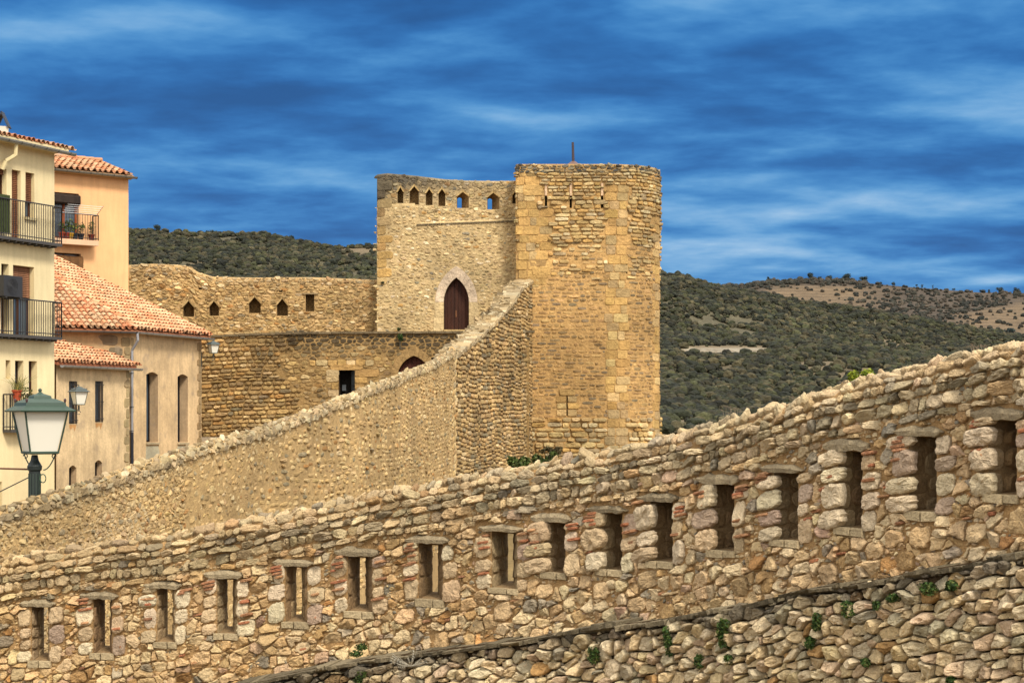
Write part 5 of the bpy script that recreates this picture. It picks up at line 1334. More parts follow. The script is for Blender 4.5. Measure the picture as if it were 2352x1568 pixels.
# ================================================================== STREET LAMPS
GREEN = sr(66, 90, 74, .5)
def lantern(parent, c, s, rot, green=GREEN, roofcol=None):
    """square tapered lantern, c = base centre, s = half width of the roof"""
    c = np.array(c, float); rc = roofcol or green
    def ring(h, r, k=4): return [c+np.array([r*math.cos(rot+math.pi/4+i*math.pi/2), r*math.sin(rot+math.pi/4+i*math.pi/2), h]) for i in range(4)]
    def loft(acc, prof, t):
        V = []; [V.extend(ring(h, r)) for r, h in prof]; n = len(prof)
        acc.add(V, [(k*4+i, k*4+(i+1) % 4, (k+1)*4+(i+1) % 4, (k+1)*4+i) for k in range(n-1) for i in range(4)]+[(3, 2, 1, 0), tuple(4*(n-1)+i for i in range(4))], t)
    q = 1.414*s; H = 1.55*s
    la = Acc(); loft(la, [(q*.50, -.04*s), (q*.56, .0), (q*.56, .05*s), (q*.50, .07*s)], green)
    b, t = ring(.05*s, q*.53), ring(H, q*.80)
    for i in range(4): bar(la, b[i], t[i], .035*s, green, 4)
    lan = la.build('lantern', M['metal'], parent)
    ga = Acc(); loft(ga, [(q*.49, .07*s), (q*.765, H-.02*s)], (.6, .58, .52)); ga.build('glass', M['frost'], lan)
    ra = Acc(); loft(ra, [(q*.80, H-.03*s), (q*1.02, H-.02*s), (q*1.04, H+.03*s), (q*.76, H+.20*s), (q*.74, H+.32*s), (q*.50, H+.44*s), (q*.34, H+.48*s), (q*.32, H+.57*s), (q*.10, H+.66*s), (q*.04, H+.72*s)], rc)
    lathe(ra, c+np.array([0, 0, H+.70*s]), [(.03*s, 0), (.07*s, .05*s), (.07*s, .11*s), (.0, .17*s)], green, 8)
    for p in ring(H+.31*s, q*.72): lathe(ra, p, [(.025*s, 0), (.05*s, .08*s), (.05*s, .13*s), (0, .18*s)], sr(90, 60, 60, .5), 6)
    ra.build('cap', M['metal'], lan)
    return lan
Yl = 31.9; lc = P3(92, 1040, Yl); sl_ = 70/F*Yl/1.02
big = thing('street_lamp', (lc[0], lc[1], -4.5), 'large green iron street lamp with frosted lantern, in front of the cream house', 'street lamp')
lantern(big, lc, sl_*.90, math.radians(31))
pa = Acc(); pr = .095
lathe(pa, (lc[0]-.09, lc[1], -4.5), [(.13, 0), (.13, .6), (pr, .9), (pr, 4.5+lc[2]-.30), (pr*1.25, 4.5+lc[2]-.28), (pr*1.3, 4.5+lc[2]-.22), (pr*.7, 4.5+lc[2]-.12), (.05, 4.5+lc[2]-.03)], sr(40, 52, 48, .4), 16)
for k in range(12):
    t = k*math.pi/6; q0 = np.array([lc[0]-.09+pr*math.cos(t), lc[1]+pr*math.sin(t), 0]); bar(pa, q0+np.array([0, 0, -3.5]), q0+np.array([0, 0, lc[2]-.34]), .012, sr(70, 84, 74, .5), 4)
pa.build('pole', M['metal'], big)
for s in (-1, 1):
    pa = Acc(); pts = []
    for t in np.linspace(0, 1, 14): pts.append(lc+np.array([s*(.06+.20*t), -.02, -.30+.26*t**2+.02]))
    tube(pa, pts, .011, sr(80, 96, 84, .5), 5)
    cc_ = lc+np.array([s*.24, -.02, -.05]); tube(pa, [cc_+np.array([s*.035*math.cos(t), 0, .035*math.sin(t)]) for t in np.linspace(0, 5, 10)], .009, sr(80, 96, 84, .5), 5); pa.build('scroll', M['metal'], big)
pa = Acc(); cc_ = lc+np.array([.06, -.05, -.42]); tube(pa, [cc_+np.array([.05*math.cos(t), 0, .07*math.sin(t)]) for t in np.linspace(0, 6.2, 14)], .010, sr(80, 110, 84, .5), 5)
pa.build('scroll', M['metal'], big)
pa = Acc(); z = (HZ-1078)/F*Yl; bar(pa, (lc[0], Yl, z), (lc[0]-1.2, Yl+.1, z+.03), .016, sr(130, 84, 56, .5), 6); pa.build('stay_rod', M['metal'], big); pa = Acc(); bar(pa, (lc[0]-.05, Yl, z-.06), (lc[0]-1.2, Yl+.1, z-.42-.2), .01, sr(70, 60, 54, .5), 5)
pa.build('stay_rod', M['metal'], big)
def walllamp(c, s, wallpt, label, rot, name='wall_lamp'):
    t = thing(name, tuple(wallpt), label, 'wall lamp', 'lanterns on wall brackets'); c = np.array(c, float); lantern(t, c, s, rot, sr(70, 90, 88, .6), sr(92, 102, 98, .5))
    ba = Acc(); w = np.array(wallpt, float); bar(ba, c+np.array([0, 0, -.02]), c+np.array([0, 0, -.16]), .025, (.03, .04, .035), 6); bar(ba, c+np.array([0, 0, -.14]), [w[0], w[1], c[2]-.14], .014, (.03, .035, .03), 5)
    m = (c+w)/2; bar(ba, [m[0], m[1], c[2]-.15], [w[0], w[1], c[2]-.42], .010, (.03, .035, .03), 5); bar(ba, [w[0], w[1], c[2]-.5], [w[0], w[1], c[2]+.05], .016, (.03, .035, .03), 5)
    pts = [c+np.array([.05*math.cos(a), 0, -.22+.05*math.sin(a)]) for a in np.linspace(0, 5.5, 10)]; tube(ba, pts, .009, (.03, .035, .03), 4)
    ba.build('bracket', M['metal'], t); return t
c = P3(181, 929, 53.2); walllamp(c, 19/F*53.2, (K0[0], K0[1], c[2]-.14), 'small lantern on a bracket from the cream house corner, before the annex windows', math.radians(38))
c = P3(490, 811, 72.4); walllamp(c, 12.8/F*72.4, (Dd[0]+.02, Dd[1]-.1, c[2]-.14), 'small lantern on a bracket from the plastered building far corner', math.radians(34))
c = P3(1088.5, 783, 87.5); s_ = 13/F*87.5
t = thing('street_lamp', (c[0], c[1], -2), 'green capped lantern only just showing over the rampart beside the gatehouse door', 'street lamp')
lantern(t, c, s_, math.radians(30)); ba = Acc(); bar(ba, (c[0], c[1], -2.4), c, .05, (.03, .045, .035), 8); ba.build('pole', M['metal'], t)
# ================================================================== GROUND, HILLS, WOODS
def grid_obj(name, X, Y, Z, C, mat, kind='structure', smooth=True):
    n, m = X.shape; a = Acc(); idx = np.arange(n*m).reshape(n, m)
    Q = np.stack([idx[:-1, :-1], idx[1:, :-1], idx[1:, 1:], idx[:-1, 1:]], -1).reshape(-1, 4)
    a.add(np.stack([X, Y, Z], -1).reshape(-1, 3), Q, C.reshape(-1, 3)); o = a.build(name, mat, None, smooth); tag(o, kind=kind); return o
def gz_(X, Y):
    z = -6.0+0*X
    k = np.clip((Y-62)/20, 0, 1)*np.clip((X+6)/3, 0, 1)*np.clip((9-X)/5, 0, 1); z = z+k*3.4
    z = z-np.clip((Y-110)/400, 0, 1)*40+(fbm(X*.15, Y*.15, 0, 3)-.5)*.5
    return z
xs = np.concatenate([np.linspace(-6000, -60, 24), np.linspace(-50, 60, 111), np.linspace(70, 6000, 24)]); ys = np.concatenate([np.linspace(-40, 110, 151), np.linspace(120, 700, 30), np.linspace(800, 9000, 20)])
X, Y = np.meshgrid(xs, ys, indexing='ij'); Z = gz_(X, Y)
C = np.array(sr(150, 128, 86, .5))*(.8+.4*fbm(X*.3, Y*.3, 0, 8))[..., None]; grid_obj('ground', X, Y, Z, C, M['ground'])
# street between the long rampart and the houses, climbing to the terrace wall
n = 60; us = np.linspace(UA, m1.L, n); bx, by = m1.xy(us); nx, ny = m1.nrm(us); V = []; rx = []
for k in range(n):
    z = np.interp(by[k], [28, 50, 60, 72, 84], [-3.4, -3.3, -2.9, -1.7, -.85])
    V += [(bx[k]-nx[k]*.3, by[k]-ny[k]*.3, z), (bx[k]-26, by[k]+1, z+.0)]
a = Acc(); x1, x2 = bx[-1], by[-1]
V += [(-3.4, 89, -.8), (-30, 89, -.8)]; a.add(V, [(2*k, 2*k+1, 2*k+3, 2*k+2) for k in range(n)], sr(176, 156, 128, .52)); o = a.build('road', M['ground']); tag(o, kind='structure')

def tree_proto(seed, sub=2):
    import bmesh
    bm = bmesh.new(); bmesh.ops.create_icosphere(bm, subdivisions=sub, radius=1.0); rg = np.random.default_rng(seed)
    V = np.array([v.co[:] for v in bm.verts]); Fc = np.array([[v.index for v in f.verts] for f in bm.faces]); bm.free()
    n = fbm(V[:, 0]*1.6+seed*9, V[:, 1]*1.6, V[:, 2]*1.6, seed, 3); V = V*(.55+.9*n)[:, None]; V = V+rg.normal(0, .07, V.shape); V[:, 2] = V[:, 2]*.85
    return V, Fc
PROT = [tree_proto(k) for k in range(8)]
def scatter(acc, P, S, T, seed):
    rg = np.random.default_rng(seed); w = rg.integers(0, 8, len(P))
    for k in range(8):
        m = w == k
        if not m.any(): continue
        V, Fc = PROT[k]; n = m.sum(); a = rg.uniform(0, 6.28, n); ca, sa = np.cos(a)[:, None], np.sin(a)[:, None]
        x = V[None, :, 0]*ca-V[None, :, 1]*sa; y = V[None, :, 0]*sa+V[None, :, 1]*ca; z = np.broadcast_to(V[None, :, 2], x.shape)
        W = np.stack([x, y, z], -1)*S[m][:, None, :]+P[m][:, None, :]
        c = np.repeat(T[m], len(V), 0)*np.tile(1+.18*np.clip(V[:, 2], -1, 1)*0, n)[:, None]
        acc.add(W.reshape(-1, 3), (Fc[None]+(np.arange(n)*len(V))[:, None, None]).reshape(-1, 3), c)
class Hill:
    """terrain sheet given by its foot and crest lines as seen on the survey sheet"""
    def __init__(s, px0, px1, Y0, Y1, foot, crest, seed, back=500, amp=1.0, nu=260, nv=150, shape=1.0):
        s.px0, s.px1, s.Y0, s.Y1, s.foot, s.crest, s.seed, s.amp, s.back, s.nu, s.nv, s.shape = px0, px1, Y0, Y1, np.array(foot, float), np.array(crest, float), seed, amp, back, nu, nv, shape
    def pos(s, px, t):
        px = np.asarray(px, float); t = np.asarray(t, float); Y = s.Y0+(s.Y1-s.Y0)*t+np.maximum(t-1, 0)*s.back
        pf = np.interp(px, s.foot[:, 0], s.foot[:, 1]); pc = np.interp(px, s.crest[:, 0], s.crest[:, 1])
        tt = np.clip(t, 0, 1)**s.shape; py = pf+(pc-pf)*tt
        X = (px-CX)/F*Y; Yb = s.Y0+(s.Y1-s.Y0)*np.clip(t, 0, 1); Z = (HZ-py)/F*Yb
        env = np.clip(t, 0, .12)/.12*np.clip((1.0-t)/.06, 0, 1)
        Z = Z+s.amp*env*(fbm(X*.006, Y*.006, 0, s.seed, 4)-.5)*26-np.maximum(t-1, 0)*s.back*.12
        return np.stack([X, Y, Z], -1)
    def build(s, name, colf):
        px, t = np.meshgrid(np.linspace(s.px0, s.px1, s.nu), np.concatenate([np.linspace(0, 1, s.nv), [1.1, 1.4, 2.0]]), indexing='ij')
        P = s.pos(px, t); C = colf(px, t, P); grid_obj(name, P[..., 0], P[..., 1], P[..., 2], C, M['land'])
SCRUB = np.array(sr(126, 118, 92, .36)); TAN = np.array(sr(172, 150, 116, .34)); DARK = np.array(sr(70, 76, 62, .4)); ROCK = np.array(sr(190, 178, 154, .42))
def elev(P): return HZ-P[..., 2]/P[..., 1]*F
def soft(x, a, b): return np.clip((x-a)/(b-a), 0, 1)
hillL = Hill(120, 1010, 700, 1450, [(120, 790), (1010, 790)], [(120, 528), (298, 530), (370, 532), (480, 541), (600, 540), (660, 553), (720, 562), (760, 572), (830, 569), (1010, 580)], 41)
hillR = Hill(1380, 2700, 560, 1400, [(1380, 1000), (1520, 992), (2700, 990)], [(1380, 622), (1515, 630), (1560, 634), (1600, 648), (1660, 664), (1740, 676), (1800, 690), (1900, 702), (2000, 716), (2100, 735), (2200, 752), (2352, 776), (2700, 830)], 43)
hillF = Hill(1380, 2700, 1420, 2300, [(1380, 800), (2700, 860)], [(1380, 640), (1600, 652), (1640, 657), (1700, 658), (1760, 648), (1850, 644), (1950, 646), (2050, 656), (2150, 664), (2240, 671), (2352, 674), (2700, 684)], 45, amp=.35)
patches = [(1566, 1764, 804, 10, 1.), (1515, 1545, 682, 5, .7), (2060, 2110, 838, 8, .6), (1520, 1600, 975, 12, .8), (1600, 1700, 985, 10, .7), (1545, 1600, 765, 4, .5), (1620, 1660, 785, 4, .5), (1700, 1730, 930, 5, .4), (1880, 1900, 790, 3, .4), (1930, 1960, 820, 5, .35)]
def maskR(px, py, P):
    m = 0
    for a, b, c, h, g in patches:
        m = np.maximum(m, g*soft(px, a-8, a+12)*soft(-px, -b-8, -b+14)*soft(-np.abs(py-c), -h*1.4, -h*.7))
    n = fbm(P[..., 0]*.02, P[..., 1]*.012, 0, 6, 4); return np.maximum(m, np.clip((n-.70)*6, 0, .7))
def colR(px, t, P):
    py = elev(P); m = maskR(px, py, P)[..., None]; n = fbm(P[..., 0]*.05, P[..., 1]*.05, 0, 7)[..., None]
    rock = (soft(px, 1565, 1575)*soft(-px, -1765, -1750)*soft(-np.abs(py-804), -7, -4)*(.45+.55*(np.sin(py*2.6+px*.03) > -.3)))[..., None]
    c = SCRUB*(.75+.5*n)*(1-m)+TAN*m; return c*(1-rock)+ROCK*rock
def maskF(px, py, P):
    n = fbm(P[..., 0]*.01, P[..., 1]*.01, 0, 16, 4)-.5
    band = soft(px+60*n, 1735, 1790)*soft(-px, -2080, -1930)*soft(py+20*n, 657, 664)*(.55+.9*np.clip(n+.5, 0, .6))
    band2 = soft(px+80*n, 2150, 2230)*soft(py+20*n-(2352-px)*.09, 694, 702)
    return np.clip(np.maximum(band, band2), 0, 1)
def colF(px, t, P):
    py = elev(P); m = maskF(px, py, P)[..., None]; terr = (np.sin(P[..., 2]*1.15+fbm(P[..., 0]*.01, P[..., 1]*.01, 0, 2)*6) > .2)[..., None]*.22
    return np.array(sr(112, 98, 82, .36))*(.8+.4*fbm(P[..., 0]*.03, P[..., 1]*.03, 0, 7)[..., None])*(1-m)+TAN*np.array([.92, .86, .84])*m*(1.0-terr)
hillR.build('hillside', colR); hillF.build('hillside', colF)
def maskL(px, py, P):
    n = fbm(P[..., 0]*.02, P[..., 1]*.012, 0, 26, 4); m = np.clip((n-.68)*6, 0, .7)
    return np.maximum(m, np.maximum(.9*soft(px, 765, 780)*soft(-px, -860, -850)*soft(-np.abs(py-574), -8, -4), .7*soft(-np.abs(px-450), -18, -8)*soft(-np.abs(py-606), -7, -4)))
def colL(px, t, P):
    m = maskL(px, elev(P), P)[..., None]; return SCRUB*(.75+.5*fbm(P[..., 0]*.05, P[..., 1]*.05, 0, 7)[..., None])*(1-m)+TAN*m
hillL.build('hillside', colL)
TG = np.array([sr(78, 80, 52, .36), sr(66, 70, 48, .34), sr(90, 90, 58, .36), sr(60, 64, 50, .34), sr(84, 80, 58, .36), sr(104, 96, 68, .38), sr(60, 60, 44, .32)])*1.12
def woods(acc, hill, N, mask, r, seed, dens=1.0, tmin=0, tmax=1.0, px0=None, px1=None, tints=TG):
    rg = np.random.default_rng(seed); px = rg.uniform(px0 or hill.px0, px1 or hill.px1, N); t = rg.uniform(tmin, tmax, N); P = hill.pos(px, t)
    m = mask(px, elev(P), P); gap = fbm(P[:, 0]*.035, P[:, 1]*.035, 0, seed, 3)
    keep = (rg.random(N) < (1-m)**2*dens) & (gap < .70+.1*rg.random(N)); P = P[keep]; n = len(P)
    s = r[0]+(r[1]-r[0])*rg.random(n)**1.7; S = np.stack([s*rg.uniform(.8, 1.15, n), s*rg.uniform(.8, 1.15, n), s*rg.uniform(.75, 1.15, n)], 1); P[:, 2] += s*.45
    g = fbm(P[:, 0]*.012, P[:, 1]*.012, 0, seed+3); base = tints[rg.integers(0, len(tints), n)]*np.exp(rg.normal(0, .18, n))[:, None]*(.72+.56*g)[:, None]
    scatter(acc, P, S, base, seed+1)
a = Acc(); woods(a, hillR, 36000, maskR, (.8, 2.9), 401, px0=1385, px1=2560); woods(a, hillR, 500, lambda *k: 0*k[0], (1.6, 3.4), 402, tmin=.985, tmax=1.01, px0=1490, px1=2400); o = a.build('woodland', M['trees']); tag(o, kind='stuff')
BL = np.array([sr(66, 68, 60, .36), sr(80, 78, 66, .38), sr(100, 90, 76, .4)])
a = Acc(); woods(a, hillF, 6600, lambda px, py, P: np.clip(maskF(px, py, P)*.62, 0, 1), (1.4, 3.4), 403, px0=1385, px1=2560, tints=BL); woods(a, hillF, 300, lambda *k: 0*k[0], (1.8, 4.2), 404, tmin=.965, tmax=1.0, px0=1600, px1=1990, tints=BL); o = a.build('woodland', M['trees']); tag(o, kind='stuff')
a = Acc(); woods(a, hillL, 17000, maskL, (.9, 3.0), 405, px0=125, px1=1005); woods(a, hillL, 320, lambda *k: 0*k[0], (1.4, 3.0), 406, tmin=.985, tmax=1.01, px0=240, px1=900); o = a.build('woodland', M['trees']); tag(o, kind='stuff')

# single trees standing out on the ridges
def tree(hill, px, t, h, w, label, seed, tints=((.028, .042, .040), (.036, .05, .044), (.022, .034, .034)), group='trees standing on the right ridge'):
    rg = np.random.default_rng(seed); P = hill.pos(px, t); o = thing('ridge_tree', tuple(P), label, 'tree', group)
    ta = Acc(); q = P+np.array([rg.normal(0, .1)*h, 0, h*.5]); bar(ta, P-np.array([0, 0, .5]), q, .06*h, (.05, .04, .03), 6, .03*h)
    for k in range(4): d = rg.normal(0, 1, 3); d[2] = abs(d[2])*.6; bar(ta, q-np.array([0, 0, .12*h]), q+d*np.array([w*.25, w*.25, h*.2]), .022*h, (.05, .04, .03), 4, .01*h)
    ta.build('trunk', M['leaf'], o)
    ca = Acc()
    for k in range(7):
        c = P+np.array([rg.uniform(-.3, .3)*w, rg.uniform(-.3, .3)*w, h*rg.uniform(.22, .75)]); r = w*rg.uniform(.18, .28)
        leafclump(ca, c, (r, r, r*.75), 130, tints, seed*10+k, w*.055)
    ca.build('crown', M['leaf'], o)
RT = [(hillF, 1764, 1.0, 9, 7, 'lone round tree standing high on the ridge, left of the tan field'), (hillF, 1862, 1.0, 11, 14, 'broad dark tree on the ridge above the tan field'), (hillF, 1884, 1., 7, 6, 'small tree right beside the broad dark ridge tree'),
      (hillF, 1904, 1., 8, 11, 'bushy tree on the ridge, second clump right of the broad tree'), (hillF, 1946, 1., 11, 16, 'widest dark tree at the top of the right hill crest'), (hillF, 1984, 1., 9, 13, 'dark tree just right of the widest crest tree'),
      (hillF, 2023, 1., 4.5, 5, 'small bush tree on the bare crest right of the dark clumps'), (hillF, 2051, 1., 6, 8, 'round lone tree midway down the bare crest'), (hillF, 2105, 1., 5.5, 4, 'tiny upright tree on the bare crest, left of the pair'),
      (hillF, 2118, 1., 6, 4, 'tiny upright tree on the bare crest, right of the pair'), (hillF, 2142, 1., 7, 3.5, 'slim upright tree on the falling crest line'), (hillF, 2296, 1., 10, 12, 'dark round tree on the low crest toward the right edge'),
      (hillF, 2334, 1., 9, 11, 'dark round tree nearest the right edge of the crest'), (hillF, 2270, 1., 5, 5, 'small bush left of the two dark crest trees at right'), (hillF, 2252, 1., 4, 4, 'smallest bush on the low crest at right'),
      (hillF, 2190, 1., 3.5, 5, 'low bush on the bare crest above the far tan slope'), (hillF, 1960, .55, 9, 12, 'single dark tree standing on the tan terraced slope'), (hillF, 2236, .38, 9, 10, 'single round tree on the far right tan field'), (hillF, 2318, .40, 12, 13, 'larger round tree on the far right tan field'),
      (hillR, 1517, 1., 5, 5, 'small dark tree on the crest touching the tower edge')]
for k, (h_, px, t, h, w, lab) in enumerate(RT): tree(h_, px, t, h*.9, w*.9, lab, 500+k)
for k, (px, h, w, lab) in enumerate(((363, 7, 8, 'tallest round tree on the left hill crest'), (480, 4.5, 8, 'low wide tree on the left hill crest, mid way'), (668, 4.5, 8, 'dark low tree on the left crest where the hill dips'), (845, 5, 5, 'small dark tree on the crest beside the gatehouse'))):
    tree(hillL, px, 1., h, w, lab, 540+k, group='trees standing on the left ridge')

# ================================================================== PLANTS ON AND BY THE WALLS
FERN = [sr(66, 96, 38, .5), sr(86, 112, 46, .54), sr(50, 74, 32, .45), sr(112, 120, 60, .5)]
ferns = [(1550, 1443, 1497, 10, 'long narrow fern tuft hanging at the left of the lower wall'), (1676, 1424, 1483, 16, 'large hanging fern tuft, second from the left on the lower wall'), (1968, 1384, 1413, 20, 'round leafy fern clump in the middle of the lower wall'),
         (1891, 1410, 1442, 10, 'narrow fern left of the round middle clump'), (2070, 1364, 1378, 18, 'flat fern tuft just under the ledge slabs'), (2148, 1340, 1362, 22, 'wide fern clump under the ledge, left of the rusty stone'), (2200, 1335, 1352, 14, 'bright fern clump under the ledge at upper right'),
         (1876, 1462, 1482, 12, 'small fern low below the narrow one'), (1624, 1505, 1528, 12, 'small dark fern below the long hanging tuft'), (1685, 1505, 1520, 12, 'fern sprig low under the large hanging tuft'), (2000, 1512, 1526, 10, 'little fern low in the centre of the lower wall'),
         (2198, 1545, 1566, 9, 'fern at the bottom edge toward the right'), (2026, 1382, 1396, 8, 'tiny fern right of the round middle clump'), (1375, 1488, 1516, 14, 'fern hanging below the ledge near the middle of the picture'), (827, 1496, 1512, 16, 'green tuft sitting on top of the ledge at left'),
         (837, 1540, 1562, 12, 'green tuft under the ledge at left bottom')]
for k, (px, y0, y1, w, lab) in enumerate(ferns):
    u = float(lw.U(px)); _, y = lw.xy(u); y = float(y); z0, z1 = (HZ-y1)/F*y, (HZ-y0)/F*y; c = lm(u, (z0+z1)/2-float(lwt(u)), .09); wm = w/F*y
    t = thing('fern', tuple(c), lab, 'fern', 'ferns growing in the lower wall'); rg = np.random.default_rng(600+k)
    a = Acc(); n = max(2, int((z1-z0)/.07))
    for j in range(n):
        f = (j+.5)/n; cc_ = lm(u+rg.normal(0, wm*.25), z0+(z1-z0)*f-float(lwt(u)), .08+.04*rg.random()); leafclump(a, cc_, (wm*1.0, .07, (z1-z0)/n*1.0), 200, FERN, 610+k*20+j, .019)
    a.build('fronds', M['leaf'], t)
# pale dried weed on the left of the lower wall
u = float(lw.U(955)); c = lm(u, -.16, .12); t = thing('dry_weed', tuple(c), 'pale dried weed sprouting from the ledge at bottom centre', 'weed'); a = Acc(); rg = np.random.default_rng(640)
for k in range(16):
    d = np.array([rg.normal(-.2, .5), -.15, rg.uniform(-.1, .8)]); d /= np.linalg.norm(d); L = rg.uniform(.10, .28); tube(a, [c, c+d*L*.5, c+d*L+np.array([0, 0, .03])], .0028, sr(196, 186, 164, .6), 3)
    for f in (.5, .65, .8, .95): leafclump(a, c+d*L*f, (.012, .012, .012), 6, [sr(206, 198, 178, .6)], 650+k, .009)
a.build('stems', M['leaf'], t)
# dry stalks along the top of the parapet
stal = [(1668, 930, 6, 'dry thin stalks on the parapet top, lowest group next to the tower'), (1807, 908, 6, 'dry seed-head stalks on the parapet top, left of the yellow bush'), (1930, 872, 9, 'tall dry stalks on the parapet top beside the yellow-green bush'), (2097, 833, 4, 'few short dry stalks on the parapet top right of the yellow bush'), (2231, 791, 8, 'dense group of dry stalks on the parapet top near the right edge'), (1585, 975, 7, 'sparse dry grass on the parapet top by the tower foot')]
for k, (px, ytop, n, lab) in enumerate(stal):
    u = float(fg.U(px)); _, y = fg.xy(u); y = float(y); zt = (HZ-ytop)/F*y; zb_ = float(fgt(u))+.10; a = Acc(); rg = np.random.default_rng(700+k); c = fm(u, .2, 0); t = thing('dry_stalks', tuple(c), lab, 'dry weed', 'dry weeds on the parapet top')
    for j in range(n+3):
        a = Acc(); p = fm(u+rg.normal(0, .07), .16+rg.uniform(0, .2), 0); q = p+np.array([rg.normal(0, .02), 0, max(zt-p[2], .06)*rg.uniform(.6, 1.0)]); bar(a, p, q, .0026, sr(150, 134, 112, .5), 3)
        for _ in range(3): e = q+np.array([rg.normal(0, .014), rg.normal(0, .01), rg.uniform(0, .015)]); bar(a, q, e, .002, sr(150, 134, 112, .5), 3); box(a, e, (.005, 0, 0), (0, .005, 0), (0, 0, .004), sr(130, 112, 92, .5))
        a.build('stem', M['leaf'], t)
# yellow-green bush behind the parapet
def bush(name, px, y0, y1, w, Yd, label, tints, seed, leaf=.05, n=900, cat='bush'):
    c = P3(px, (y0+y1)/2, Yd); wm = w/F*Yd/2; hm = (y1-y0)/F*Yd/2; t = thing(name, (c[0], c[1], c[2]-hm), label, cat); rg = np.random.default_rng(seed)
    a = Acc()
    for k in range(8): bar(a, c+np.array([rg.normal(0, wm*.1), 0, -hm*2.5]), c+np.array([rg.normal(0, wm*.5), rg.normal(0, wm*.3), hm*rg.uniform(-.2, .7)]), .012, (.07, .06, .04), 4, .006)
    a.build('branches', M['leaf'], t); a = Acc()
    for k in range(9): leafclump(a, c+np.array([rg.uniform(-.75, .75)*wm, rg.uniform(-.5, .5)*wm, rg.uniform(-.7, .55)*hm]), (wm*.34, wm*.3, hm*.5), n//9, tints, seed*7+k, leaf)
    a.build('foliage', M['leaf'], t)
bush('bush', 1975, 846, 900, 70, 27.5, 'yellow-green leafy bush peeping over the parapet against the wooded hill', [sr(150, 166, 40, .6), sr(176, 180, 60, .62), sr(120, 140, 36, .55)], 71, .022, 1600)
bush('bush', 1178, 1044, 1088, 74, 83, 'dark green low bush at the rampart foot, left of the round tower base', [sr(86, 104, 46, .6), sr(70, 90, 42, .55), sr(104, 110, 60, .6)], 72, .09, 2600)
bush('bush', 1252, 1036, 1078, 58, 86, 'dark rounded bush against the foot of the round tower', [sr(80, 98, 44, .58), sr(64, 84, 40, .5), sr(104, 110, 64, .58)], 73, .09, 2600)
bush('bush', 1262, 1024, 1046, 60, 88, 'dry brownish shrub at the tower foot above the green bushes', [sr(120, 104, 70, .5), sr(96, 92, 60, .45)], 74, .06, 700)
bush('wall_plant', 919, 764, 785, 14, 87.8, 'small green plant hanging from the terrace wall top below the gatehouse', [sr(70, 100, 40, .5), sr(50, 76, 34, .45)], 75, .05, 300, 'plant')
bush('wall_plant', 916, 752, 762, 10, 90.9, 'tiny plant rooted at the gatehouse foot above the terrace edge', [sr(90, 104, 50, .5), sr(70, 84, 40, .45)], 76, .05, 160, 'plant')
bush('wall_plant', 878, 646, 652, 12, 91.2, 'dark tuft on the curtain wall top where it meets the gatehouse', [sr(84, 92, 60, .45)], 77, .05, 160, 'plant')
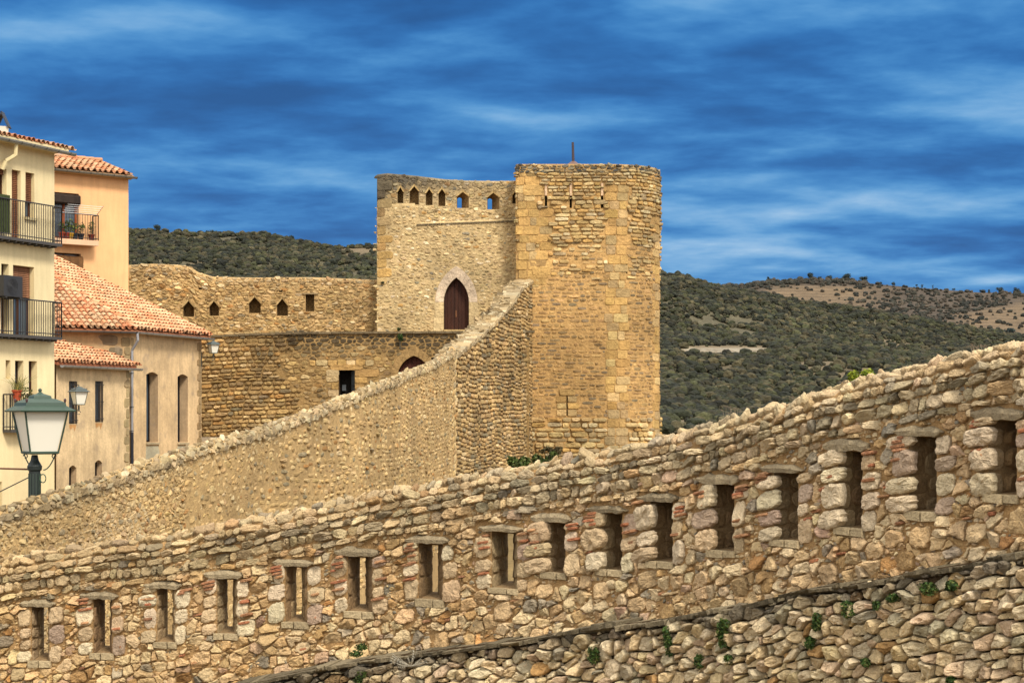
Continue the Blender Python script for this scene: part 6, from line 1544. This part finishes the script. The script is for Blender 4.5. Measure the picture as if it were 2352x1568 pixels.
# ================================================================== LIGHT, SKY, CAMERA
EXPO = 1.65
def build_world(bright=1.0):
    w = bpy.data.worlds.new('World'); scene.world = w; w.use_nodes = True
    nt = w.node_tree; nt.nodes.clear()
    out = nt.nodes.new('ShaderNodeOutputWorld'); bg = nt.nodes.new('ShaderNodeBackground')
    nt.links.new(bg.outputs[0], out.inputs[0])
    sky = nt.nodes.new('ShaderNodeTexSky'); sky.sky_type = 'NISHITA'; sky.sun_disc = False
    sky.sun_elevation = SUN_EL; sky.sun_rotation = SUN_ROT; sky.air_density = 1.4; sky.dust_density = .4
    tc = nt.nodes.new('ShaderNodeTexCoord'); V = tc.outputs['Generated']
    sep = nt.nodes.new('ShaderNodeSeparateXYZ'); nt.links.new(V, sep.inputs[0])
    def mapped(sc, loc=(0, 0, 0)):
        m = nt.nodes.new('ShaderNodeMapping'); nt.links.new(V, m.inputs[0]); m.inputs['Scale'].default_value = sc; m.inputs['Location'].default_value = loc
        return m.outputs[0]
    # a broken layer at one height: rows crowd together towards the horizon
    den = math_node(nt, 'ADD', math_node(nt, 'MAXIMUM', sep.outputs[2], -.02), .11)
    qx = math_node(nt, 'DIVIDE', sep.outputs[0], den); qy = math_node(nt, 'DIVIDE', sep.outputs[1], den)
    def layer(sc, det, ro, dy=0., off=0., dist=0., ys=1.0):
        cb = nt.nodes.new('ShaderNodeCombineXYZ'); nt.links.new(qx, cb.inputs[0])
        nt.links.new(math_node(nt, 'MULTIPLY', math_node(nt, 'ADD', qy, dy), ys), cb.inputs[1]); cb.inputs[2].default_value = off
        return noise_node(nt, sc, det, ro, cb.outputs[0], dist)
    n1 = layer(2.0, 9, .53, 0, 3.3, .12, 1.15); n1s = layer(2.0, 9, .53, -.12, 3.3, .12, 1.15)   # second look a little higher: pale tops, shaded bases
    n2 = layer(.9, 4, .5, 0, 8.1, .1, 1.3); n3 = layer(6.5, 7, .55, 0, 5.2, .2, 1.1)
    d = math_node(nt, 'ADD', math_node(nt, 'MULTIPLY', n1, .50), math_node(nt, 'ADD', math_node(nt, 'MULTIPLY', n2, .36), math_node(nt, 'MULTIPLY', n3, .13)))
    d = math_node(nt, 'ADD', d, math_node(nt, 'MULTIPLY', math_node(nt, 'SUBTRACT', n1, n1s), .20))
    d = math_node(nt, 'ADD', d, -.028)
    # a few broad lighter and darker banks (azimuth, elevation, widths, gain)
    for (px, py, wx, wy, g) in SKYBANKS:
        dx = math_node(nt, 'DIVIDE', math_node(nt, 'SUBTRACT', sep.outputs[0], (px-CX)/F), wx/F)
        dz = math_node(nt, 'DIVIDE', math_node(nt, 'SUBTRACT', sep.outputs[2], (HZ-py)/F), wy/F)
        q = math_node(nt, 'ADD', math_node(nt, 'MULTIPLY', dx, dx), math_node(nt, 'MULTIPLY', dz, dz))
        e = math_node(nt, 'POWER', 2.718, math_node(nt, 'MULTIPLY', q, -1.0))
        d = math_node(nt, 'ADD', d, math_node(nt, 'MULTIPLY', e, g))
    rp = nt.nodes.new('ShaderNodeValToRGB'); nt.links.new(d, rp.inputs[0])
    cr = rp.color_ramp; cr.interpolation = 'B_SPLINE'
    k = 1/(2**EXPO)
    stops = [(.31, (22, 80, 142)), (.41, (32, 104, 176)), (.49, (58, 132, 198)), (.57, (96, 160, 214)), (.67, (146, 188, 226)), (.80, (206, 224, 240))]
    cr.elements[0].position = stops[0][0]; cr.elements[0].color = (*sr(*stops[0][1], k), 1)
    cr.elements[1].position = stops[-1][0]; cr.elements[1].color = (*sr(*stops[-1][1], k), 1)
    for p, c in stops[1:-1]:
        e = cr.elements.new(p); e.color = (*sr(*c, k), 1)
    # overhead, out of view, the overcast is made pale and warm for soft fill
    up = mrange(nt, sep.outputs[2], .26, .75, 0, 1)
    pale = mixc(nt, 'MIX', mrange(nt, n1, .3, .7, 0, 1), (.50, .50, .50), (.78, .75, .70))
    back = mrange(nt, sep.outputs[1], .6, -.1, 0, 1)          # pale sky added behind the viewer as frontal fill
    sky_fill = math_node(nt, 'MAXIMUM', up, math_node(nt, 'MULTIPLY', back, mrange(nt, sep.outputs[2], -.02, .12, 0, 1)))
    c = mixc(nt, 'MIX', sky_fill, rp.outputs[0], pale)
    vs = nt.nodes.new('ShaderNodeVectorMath'); vs.operation = 'SCALE'; nt.links.new(sky.outputs[0], vs.inputs[0]); vs.inputs['Scale'].default_value = .08
    c = mixc(nt, 'MIX', .02, c, vs.outputs[0])
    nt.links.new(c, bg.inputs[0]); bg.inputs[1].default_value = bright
SKYBANKS = [(90, 130, 230, 60, .12), (480, 40, 120, 40, .07), (1250, 290, 260, 34, .13), (1150, 180, 500, 26, -.03), (2050, 470, 260, 40, .09), (2250, 250, 200, 40, .07),
            (1900, 385, 350, 24, -.08), (2200, 100, 300, 50, -.03), (500, 350, 500, 40, -.05), (800, 10, 300, 30, -.06), (450, 480, 350, 26, .06), (1800, 560, 300, 26, .08), (1000, 345, 300, 14, -.06), (2250, 655, 110, 16, .18), (1900, 600, 450, 45, .05), (600, 505, 300, 30, .05)]
SUN_EL = math.radians(48); SUN_AZ = math.radians(150)      # compass from +Y clockwise: behind the camera, to its right
SUN_ROT = SUN_AZ
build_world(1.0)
sun = bpy.data.lights.new('sun', 'SUN'); sun.energy = 1.5; sun.angle = math.radians(14); sun.color = (1, .93, .82)
so = bpy.data.objects.new('sun', sun); COL.objects.link(so)
sd = Vector((math.sin(SUN_AZ)*math.cos(SUN_EL), math.cos(SUN_AZ)*math.cos(SUN_EL), math.sin(SUN_EL)))
so.rotation_euler = sd.to_track_quat('Z', 'Y').to_euler(); so.location = (10, -10, 30)
cam = bpy.data.cameras.new('camera'); co = bpy.data.objects.new('camera', cam); COL.objects.link(co)
co.location = (0, 0, 0); co.rotation_euler = (math.pi/2, 0, 0)
cam.sensor_fit = 'HORIZONTAL'; cam.sensor_width = 36; cam.lens = 36*F/2352
cam.shift_y = (HZ-784)/2352; cam.clip_start = .5; cam.clip_end = 20000
scene.camera = co
scene.render.engine = 'CYCLES'
vs_ = scene.view_settings; vs_.view_transform = 'Standard'; vs_.look = 'None'; vs_.gamma = 1; vs_.exposure = EXPO
vs_.use_curve_mapping = False
